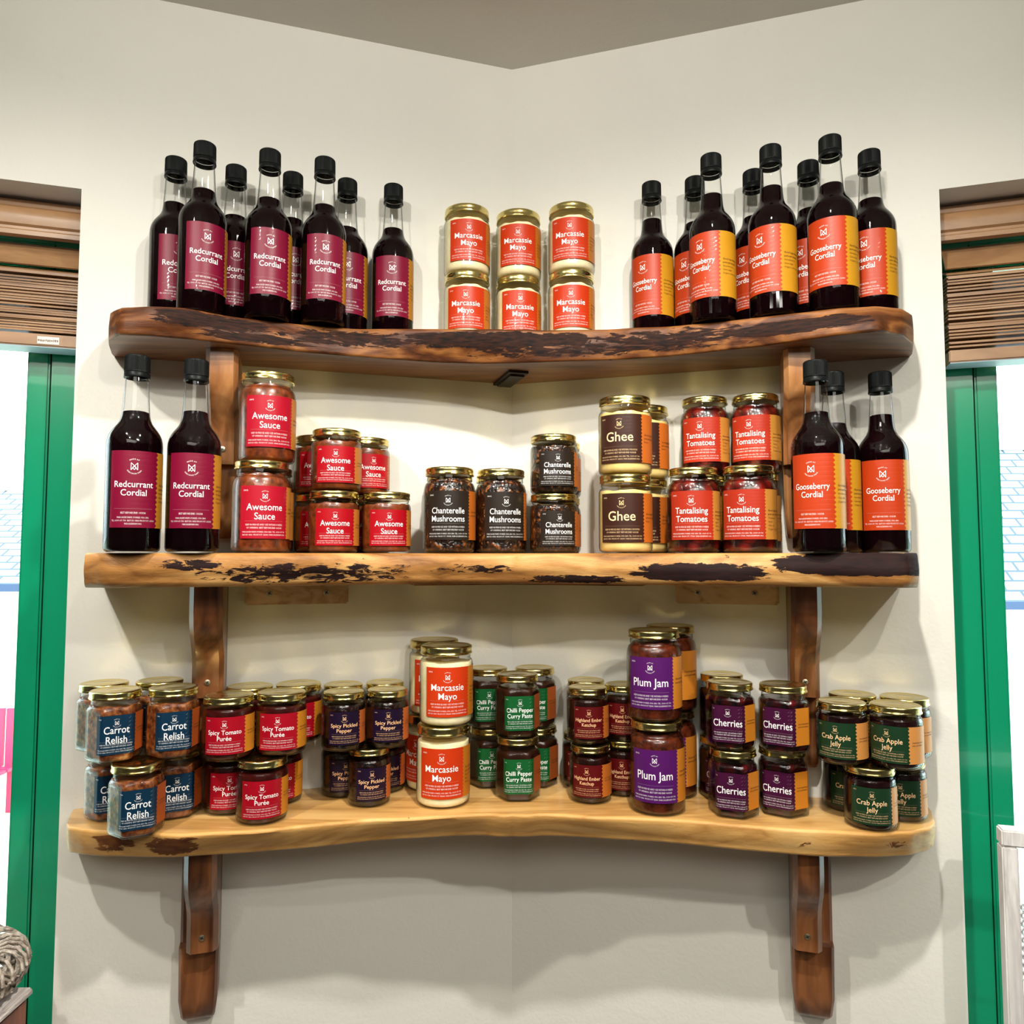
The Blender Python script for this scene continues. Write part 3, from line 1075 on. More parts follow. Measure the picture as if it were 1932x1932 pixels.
class Label:
    """collects flat shapes with a material index, then wraps them round a vessel"""
    def __init__(self):
        self.v, self.f, self.m = [], [], []

    def add(self, vs_, fs, mi, ox=0, oy=0, off=.0005):
        k = len(self.v)
        self.v += [(x + ox, y + oy, off) for x, y in vs_]
        self.f += [tuple(i + k for i in f) for f in fs]
        self.m += [mi] * len(fs)

    def text(self, s, size, ox, oy, mi, bold=0.0, width=None, sx=1.0, left=False, off=.0005, spacing=1.0, res=3):
        vs_, fs, w = text_geo(s, size, bold, spacing, res, sx)
        if width and w > 0:
            k = width / w
            vs_ = [(x * k, y) for x, y in vs_]
            w = width
        if left:
            ox += w / 2
        self.add(vs_, fs, mi, ox, oy, off)

    def line(self, a, b, w, mi, off=.0005, sub=1):
        (x0, y0), (x1, y1) = a, b
        L = math.hypot(x1 - x0, y1 - y0)
        nx, ny = -(y1 - y0) / L * w / 2, (x1 - x0) / L * w / 2
        vs_, fs = [], []
        for i in range(sub + 1):
            t = i / sub
            x, y = x0 + (x1 - x0) * t, y0 + (y1 - y0) * t
            vs_ += [(x + nx, y + ny), (x - nx, y - ny)]
            if i:
                fs.append((2 * i - 2, 2 * i - 1, 2 * i + 1, 2 * i))
        self.add(vs_, fs, mi, off=off)

    def ringtext(self, s, size, cx, cy, rad, a_mid, mi, flip=False, spacing=1.15):
        vs_, fs, w = text_geo(s, size, 0.012, spacing, 1)
        out = []
        for x, y in vs_:
            if not flip:
                a = a_mid - x / rad
                r = rad + y
            else:
                a = a_mid + x / rad
                r = rad - y
            out.append((cx + r * math.cos(a), cy + r * math.sin(a)))
        self.add(out, fs, mi)

    def mesh(self, t, mats, name='label'):
        me = bpy.data.meshes.new(name)
        me.from_pydata([body_point(t, x, y, o) for x, y, o in self.v], [], self.f)
        for m in mats:
            me.materials.append(m)
        me.polygons.foreach_set('material_index', self.m)
        me.update()
        return me


def build_label(t, title, bgm, ochre, ink, weight, z0, z1, halfw, tsize, twidth, ext, side_lines, best, addr, small_ink, dim):
    """title: list of lines; z0,z1 the label's bottom and top; halfw half width of the coloured part"""
    L = Label()
    h = z1 - z0
    teeth = max(8, round(h / (.0062 if t == 'bottle' else .0050)))
    rows = teeth * 2
    amp = .0015 if t == 'bottle' else .0011
    zz = [halfw + (amp if i % 2 else -amp) for i in range(rows + 1)]
    nc = 26
    vs_, fs = [], []
    for i in range(rows + 1):
        y = z0 + h * i / rows
        for j in range(nc + 1):
            vs_.append((-halfw + (zz[i] + halfw) * j / nc, y))
    for i in range(rows):
        for j in range(nc):
            a = i * (nc + 1) + j
            fs.append((a, a + 1, a + nc + 2, a + nc + 1))
    L.add(vs_, fs, 0, off=.00025)
    vs_, fs = [], []
    no = 22
    for i in range(rows + 1):
        y = z0 + h * i / rows
        for j in range(no + 1):
            vs_.append((zz[i] + (halfw + ext - zz[i]) * j / no, y))
    for i in range(rows):
        for j in range(no):
            a = i * (no + 1) + j
            fs.append((a, a + 1, a + no + 2, a + no + 1))
    L.add(vs_, fs, 1, off=.00025)
    # emblem: monogram in a ring of letters
    big = t == 'bottle'
    er = .0100 if big else (.0078 if t in ('tall', 'wide') else .0056)
    cy = z1 - h * (.205 if big else .20)
    k = er * .46
    w = er * .075
    P = lambda x, y: (x * k * .82, cy + y * k)
    for a, b in (((-1, -1), (-1, 1)), ((1, -1), (1, 1)), ((-1, 1), (.55, -.35)), ((1, 1), (-.55, -.35)), ((-.55, -.35), (0, -.95)), ((.55, -.35), (0, -.95)), ((-1, -1), (0, .05)), ((1, -1), (0, .05))):
        L.line(P(*a), P(*b), w, 2)
    rs = er * .235
    L.ringtext('MADE AT', rs, 0, cy, er * .86, PI / 2, 3)
    L.ringtext('MARCASSIE FARM', rs, 0, cy, er * .86 + rs * .7, -PI / 2, 3, flip=True)
    # title
    ty = z1 - h * ((.475 if big else .465) if len(title) > 1 else .56)
    lead = tsize * .95
    for i, s in enumerate(title):
        L.text(s, tsize, 0, ty - lead * i, 2, bold=.006, width=twidth if i == 0 else None, sx=1)
        if i == 0:
            k0 = text_geo(s, tsize, .006, 1.0, 3, 1)[2]
            ratio = twidth / k0
        else:
            # same width scale as the first line
            vs2, fs2, w2 = text_geo(s, tsize, .006, 1.0, 3, 1)
            n_ = len(vs2)
            # rescale what was just added
            for q in range(len(L.v) - n_, len(L.v)):
                x, y, o = L.v[q]
                L.v[q] = (x * ratio, y, o)
    # rule and small print
    ry = z0 + h * (.245 if big else .33)
    L.line((-halfw * .78, ry), (halfw * .78, ry), .00018, 4, sub=10)
    st = h * (.036 if big else .047)
    y = ry - h * (.065 if big else .085)
    for s in best:
        L.text(s, st, 0, y, 3, width=min(halfw * 1.62, halfw * 1.62 * len(s) / 40), res=1)
        y -= st * 1.25
    y -= st * .35
    for s in addr:
        L.text(s, st * .84, 0, y, 3, width=min(halfw * 1.76, halfw * 1.76 * len(s) / 46), res=1)
        y -= st * 1.15
    if weight:
        L.text(weight, st * .9, -halfw * .86, z1 - h * .105, 5, left=True, res=1, bold=.01)
    # ochre side panel text
    xs = halfw + .0045
    y = z1 - h * .44
    ss = h * (.040 if big else .055)
    for i, s in enumerate(side_lines):
        L.text(s, ss * (1 if i < 2 else .92), xs, y, 6, left=True, bold=.016 if i < 2 else 0, res=1)
        y -= ss * 1.35
    M = [bgm, ochre, ink, small_ink, dim, small_ink, M_BROWNINK]
    return L.mesh(t, M)


def label_paper(name, col, rough=.42, coat=.03):
    col = tuple(0.80 * c ** 1.14 for c in col[:3]) + (1,)
    m = plain(name, col, rough, 0, coat, 0.3)
    return m


FARM1 = ['MARCASSIE FARM, FORRES, IV36 2RH. TEL. 01309 671 700', 'BATCH: 045A  PRODUCT: %s. MARCASSIEFARM.ORG']
KEEP4 = ['KEEP IN FRIDGE AND USE WITHIN 4 WEEKS', 'OF OPENING. BEST BEFORE END 06/2028']
KEEP3 = ['KEEP IN FRIDGE AND USE WITHIN 3 MONTHS', 'OF OPENING. BEST BEFORE END 06/2028']
CORD_B = ['BEST BEFORE END: 10/2028']
CORD_A = ['MARCASSIE FARM, FORRES, IV36 2RH.', 'TEL: 01309 671 700  BATCH: 045A PRODUCT: GC500', 'MARCASSIEFARM.ORG']
GOOD = ['Good ingredients,', 'pure and simple.']


def mix(a, b, t):
    return tuple(a[i] * (1 - t) + b[i] * t for i in range(3)) + (1,)


def product(key, t, title, bgc, ochc, inkc, weight, tsize, twidth, sides, code='CH195', best=None, contents=None, cname='contents', z=(None, None), halfw=None, ext=None):
    bgm = label_paper(key + '_label_paper', bgc)
    ocm = label_paper(key + '_label_band', ochc)
    ink = plain(key + '_title_ink', inkc, .5)
    sml = plain(key + '_small_ink', mix(inkc, bgc, .22), .5)
    dim = plain(key + '_rule_ink', mix(inkc, bgc, .75), .5)
    big = t == 'bottle'
    zz = {'bottle': (.0320, .1310), 'tall': (.0200, .0935), 'wide': (.0160, .0880), 'small': (.0105, .0610), 'slim': (.0115, .0585), 'hex': (.0130, .0640)}[t]
    hw = halfw or {'bottle': .0300, 'tall': .0345, 'wide': .0345, 'small': .0285, 'slim': .0240, 'hex': .0265}[t]
    ex = ext or {'bottle': .050, 'tall': .040, 'wide': .040, 'small': .034, 'slim': .030, 'hex': .032}[t]
    me = build_label(t, title, bgm, ocm, ink, weight, zz[0], zz[1], hw, tsize, twidth, ex, sides,
                     CORD_B if big else (best or KEEP4), CORD_A if big else [FARM1[0], FARM1[1] % code], sml, dim)
    return dict(key=key, t=t, label=me, contents=contents, cname=cname)


WHITE = (0.90, 0.89, 0.87, 1)
PEACH = rgb(240, 190, 140)
J_SAUCE = chunky('brown_orange_sauce', [rgb(72, 28, 11), rgb(112, 50, 19), rgb(142, 68, 28)], 90, .15, .3)
J_MUSH = chunky('pickled_mushroom_pieces', [rgb(170, 104, 48), rgb(120, 66, 26), rgb(48, 22, 10), rgb(20, 9, 6)], 105, .9, .3, True, .5, .03)
J_GHEE = chunky('pale_ghee', [rgb(232, 200, 118), rgb(244, 216, 142)], 60, .1, .35)
J_MAYO = chunky('cream_mayonnaise', [rgb(240, 224, 172), rgb(250, 240, 200)], 70, .18, .35)
J_TOM = chunky('whole_tomatoes', [rgb(134, 30, 13), rgb(92, 14, 8), rgb(30, 4, 3)], 48, .9, .25, True, .5, .01)
J_CARROT = chunky('grated_carrot_relish', [rgb(56, 24, 10), rgb(112, 56, 25), rgb(158, 96, 48)], 130, .5, .35)
J_PUREE = chunky('dark_tomato_puree', [rgb(44, 5, 4), rgb(66, 10, 6)], 80, .1, .25)
J_PEPPER = chunky('pickled_pepper_pieces', [rgb(46, 15, 8), rgb(20, 5, 4), rgb(6, 2, 3)], 110, .5, .25, True)
J_CURRY = chunky('brown_curry_paste', [rgb(26, 9, 5), rgb(52, 22, 10)], 90, .2, .3)
J_KETCH = chunky('dark_ketchup', [rgb(22, 5, 3), rgb(40, 9, 5)], 60, .05, .22)
J_JAM = chunky('plum_jam', [rgb(36, 11, 5), rgb(72, 26, 11), rgb(98, 40, 17)], 80, .25, .25)
J_CHERRY = chunky('dark_cherries', [rgb(92, 14, 16), rgb(48, 6, 10), rgb(10, 2, 4)], 62, .9, .2, True, .5, .008)
J_JELLY = chunky('crab_apple_jelly', [rgb(20, 3, 5), rgb(32, 5, 8)], 20, 0, .15)
J_CORDIAL = plain('dark_red_cordial', (0.0035, 0.0006, 0.0012, 1), 0.06, 0, 0.0, .02)

PR = {}
PR['redcurrant'] = product('redcurrant', 'bottle', ['Redcurrant', 'Cordial'], rgb(140, 12, 60), rgb(200, 142, 46), WHITE, None, .0114, .0470,
                           GOOD + ['Redcurrants', 'Cane sugar', 'Organic lemon juice'], contents=J_CORDIAL)
PR['gooseberry'] = product('gooseberry', 'bottle', ['Gooseberry', 'Cordial'], rgb(200, 74, 28), rgb(212, 158, 40), WHITE, None, .0114, .0455,
                           GOOD + ['Gooseberries', 'Cane sugar', 'Organic lemon juice'], contents=J_CORDIAL)
PR['mayo'] = product('mayonnaise', 'wide', ['Marcassie', 'Mayo'], rgb(214, 70, 22), rgb(206, 132, 42), WHITE, '340G', .0135, .0500, GOOD + ['Rapeseed oil', 'Eggs', 'Mustard'], 'MA340', contents=J_MAYO)
PR['sauce'] = product('sauce', 'tall', ['Awesome', 'Sauce'], rgb(190, 20, 52), rgb(206, 138, 62), WHITE, '340G', .0135, .0500, GOOD, 'AS340', contents=J_SAUCE)
PR['sauces'] = product('small_sauce', 'small', ['Awesome', 'Sauce'], rgb(186, 8, 34), rgb(206, 134, 58), WHITE, '195G', .0112, .0410, GOOD, 'AS195', contents=J_SAUCE)
PR['mushroom'] = product('mushroom', 'tall', ['Chanterelle', 'Mushrooms'], rgb(52, 42, 34), rgb(200, 116, 40), WHITE, '340G', .0128, .0510, GOOD, 'CH340', contents=J_MUSH)
PR['mushrooms'] = product('small_mushroom', 'small', ['Chanterelle', 'Mushrooms'], rgb(52, 42, 34), rgb(200, 116, 40), WHITE, '195G', .0100, .0405, GOOD, 'CH175', contents=J_MUSH)
PR['ghee'] = product('ghee', 'wide', ['Ghee'], rgb(76, 44, 32), rgb(214, 122, 46), rgb(250, 214, 160), '340G', .0200, .0410, GOOD + ['Butter'], 'GH300', KEEP3, contents=J_GHEE)
PR['tomato'] = product('tomato', 'tall', ['Tantalising', 'Tomatoes'], rgb(190, 62, 36), rgb(206, 146, 68), WHITE, '340G', .0132, .0500, GOOD + ['Tomatoes', 'Garlic', 'Olive oil', 'Organic vinegar'], 'TT340', contents=J_TOM)
PR['carrot'] = product('carrot_relish', 'hex', ['Carrot', 'Relish'], rgb(8, 58, 84), rgb(190, 98, 44), WHITE, '195G', .0135, .0300, GOOD, 'CR195', contents=J_CARROT)
PR['puree'] = product('tomato_puree', 'small', ['Spicy Tomato', 'Pur\u00e9e'], rgb(176, 8, 40), rgb(214, 144, 48), WHITE, '195G', .0086, .0455, GOOD, 'SP195', contents=J_PUREE)
PR['pepper'] = product('pickled_pepper', 'slim', ['Spicy Pickled', 'Pepper'], rgb(36, 14, 50), rgb(196, 110, 54), PEACH, '195G', .0075, .0395, GOOD, 'SP175', contents=J_PEPPER)
PR['chilli'] = product('curry_paste', 'hex', ['Chilli Pepper', 'Curry Paste'], rgb(20, 104, 54), rgb(166, 90, 44), WHITE, '195G', .0090, .0420, GOOD, 'CP195', contents=J_CURRY)
PR['ember'] = product('ketchup', 'slim', ['Highland Ember', 'Ketchup'], rgb(104, 14, 20), rgb(198, 118, 50), PEACH, '160G', .0072, .0410, GOOD, 'HK160', contents=J_KETCH)
PR['plum'] = product('plum_jam', 'tall', ['Plum Jam'], rgb(98, 30, 112), rgb(216, 142, 52), WHITE, '340G', .0165, .0520, GOOD, 'PJ340', contents=J_JAM)
PR['cherry'] = product('cherries', 'hex', ['Cherries'], rgb(78, 16, 62), rgb(216, 142, 48), WHITE, '195G', .0140, .0400, GOOD, 'CH175', contents=J_CHERRY)
PR['crab'] = product('crab_apple_jelly', 'small', ['Crab Apple', 'Jelly'], rgb(32, 68, 42), rgb(222, 158, 88), rgb(242, 200, 152), '195G', .0098, .0400, GOOD, 'CA195', contents=J_JELLY)

MESH = {}
for t in ('tall', 'wide', 'small', 'slim', 'hex'):
    bm = bmesh.new()
    lathe(bm, jar_profile(t), 96 if t == 'hex' else SEG, cap1=False)
    me = bpy.data.meshes.new('glass')
    bm.to_mesh(me); bm.free()
    me.materials.append(M_GLASS)
    MESH[t, 'glass'] = me
    MESH[t, 'lid'] = lid_mesh(t)

# ---- bottle
BOT = [(.0008, .0275), (.0010, .0300), (.0030, .0328), (.0065, .0340), (.05, .0340), (.10, .0340), (.1400, .0340), (.1460, .0336), (.1515, .0324), (.1565, .0304), (.1610, .0277), (.1650, .0248), (.1685, .0221), (.1720, .0200),
       (.1760, .0184), (.1800, .0175), (.1860, .0168), (.1960, .0161), (.2100, .0152), (.2250, .0144), (.2310, .0141)]


def bottle_liquid(level):
    p = []
    for z, r in BOT:
        if z < level - .002:
            p.append((z + .0012, r - .0011))
    rl = None
    for (za, ra), (zb, rb) in zip(BOT, BOT[1:]):
        if za <= level <= zb:
            rl = ra + (rb - ra) * (level - za) / (zb - za) - .0011
    p += [(level, rl), (level + .0006, rl - .0012)]
    bm = bmesh.new()
    lathe(bm, p, 48)
    me = bpy.data.meshes.new('cordial')
    bm.to_mesh(me); bm.free()
    me.materials.append(J_CORDIAL)
    return me


bm = bmesh.new()
lathe(bm, BOT + [(.2318, .0150), (.2330, .0152), (.2340, .0136), (.2600, .0132)], 64, cap1=False)
me = bpy.data.meshes.new('bottle_glass'); bm.to_mesh(me); bm.free(); me.materials.append(M_GLASSN)
MESH['bottle', 'glass'] = me
LEVELS = [bottle_liquid(z) for z in (.1860, .1900, .1805, .1985)]

bm = bmesh.new()
k = 120
cp = [(.2395, .0148), (.2395, .0158), (.2410, .0159), (.2590, .0157), (.2608, .0153), (.2618, .0142), (.2620, .0040)]
rings = []
for z, r in cp:
    rib = .00035 if .2400 < z < .2600 else 0
    rings.append([bm.verts.new(((r - (rib if i % 2 else 0)) * math.cos(2 * PI * i / k), (r - (rib if i % 2 else 0)) * math.sin(2 * PI * i / k), z)) for i in range(k)])
for a, b in zip(rings, rings[1:]):
    for i in range(k):
        bm.faces.new([a[i], a[(i + 1) % k], b[(i + 1) % k], b[i]])
bm.faces.new(rings[-1])
me = bpy.data.meshes.new('cap'); bm.to_mesh(me); bm.free(); me.materials.append(M_CAP)
MESH['cap'] = me
bm = bmesh.new()
lathe(bm, [(.2322, .0150), (.2318, .0160), (.2330, .0164), (.2345, .0160), (.2380, .0159), (.2388, .0153)], 64, cap0=False, cap1=False)
me = bpy.data.meshes.new('tamper_ring'); bm.to_mesh(me); bm.free(); me.materials.append(M_CAP)
MESH['ring'] = me

for key, P_ in PR.items():
    t = P_['t']
    if t == 'bottle':
        continue
    bm = bmesh.new()
    rr_ = random.Random(len(key))
    ph = [rr_.uniform(0, 6) for _ in range(4)]
    top = V[t]['fill']
    lathe(bm, jar_profile(t, .0016, top), 96 if t == 'hex' else SEG)
    for v in bm.verts:
        if v.co.z > top - .0008:
            a = math.atan2(v.co.y, v.co.x)
            v.co.z += .0009 * math.sin(5 * a + ph[0]) + .0006 * math.sin(11 * a + ph[1])
    me = bpy.data.meshes.new('contents'); bm.to_mesh(me); bm.free(); me.materials.append(P_['contents'])
    P_['cmesh'] = me

NAMES = dict(redcurrant='cordial_bottle', gooseberry='cordial_bottle', mayo='mayonnaise_jar', sauce='sauce_jar', sauces='sauce_jar', mushroom='mushroom_jar', mushrooms='mushroom_jar', ghee='ghee_jar',
             tomato='tomato_jar', carrot='carrot_relish_jar', puree='tomato_puree_jar', pepper='pickled_pepper_jar', chilli='curry_paste_jar', ember='ketchup_jar', plum='plum_jam_jar', cherry='cherry_jar', crab='crab_apple_jelly_jar')


def make_vessel(kind):
    P_ = PR[kind]
    t = P_['t']
    r = empty(NAMES[kind])
    if t == 'bottle':
        obj('cordial', LEVELS[0], None, r)
        obj('bottle_glass', MESH['bottle', 'glass'], None, r)
        obj('label', P_['label'], None, r, smooth=False)
        c = obj('cap', MESH['cap'], None, r, smooth=False)
        obj('tamper_ring', MESH['ring'], None, c)
    else:
        obj('contents', P_['cmesh'], None, r)
        obj('jar_glass', MESH[t, 'glass'], None, r)
        obj('label', P_['label'], None, r, smooth=False)
        obj('lid', MESH[t, 'lid'], None, r)
    return r


def dup(root):
    r = root.copy()
    COL.objects.link(r)
    for ch in list(root.children):
        c = ch.copy(); COL.objects.link(c); c.parent = r
        for g_ in ch.children:
            d = g_.copy(); COL.objects.link(d); d.parent = c
    return r


first = {}
prnd = random.Random(11)


def place(kind, x, y, z, yaw, sc, label, group, level=None):
    if kind in first and first[kind][1]:
        o = dup(first[kind][0])
    else:
        o = make_vessel(kind)
        first[kind] = [o, True]
    o.location = (x, y, z)
    o.rotation_euler = (0, 0, math.radians(yaw))
    o.scale = (sc, sc, sc)
    tag(o, label, 'bottle' if 'bottle' in NAMES[kind] else 'jar', group)
    if level is not None:
        for ch in o.children:
            if ch.name.startswith('cordial'):
                ch.data = LEVELS[level]
    return o


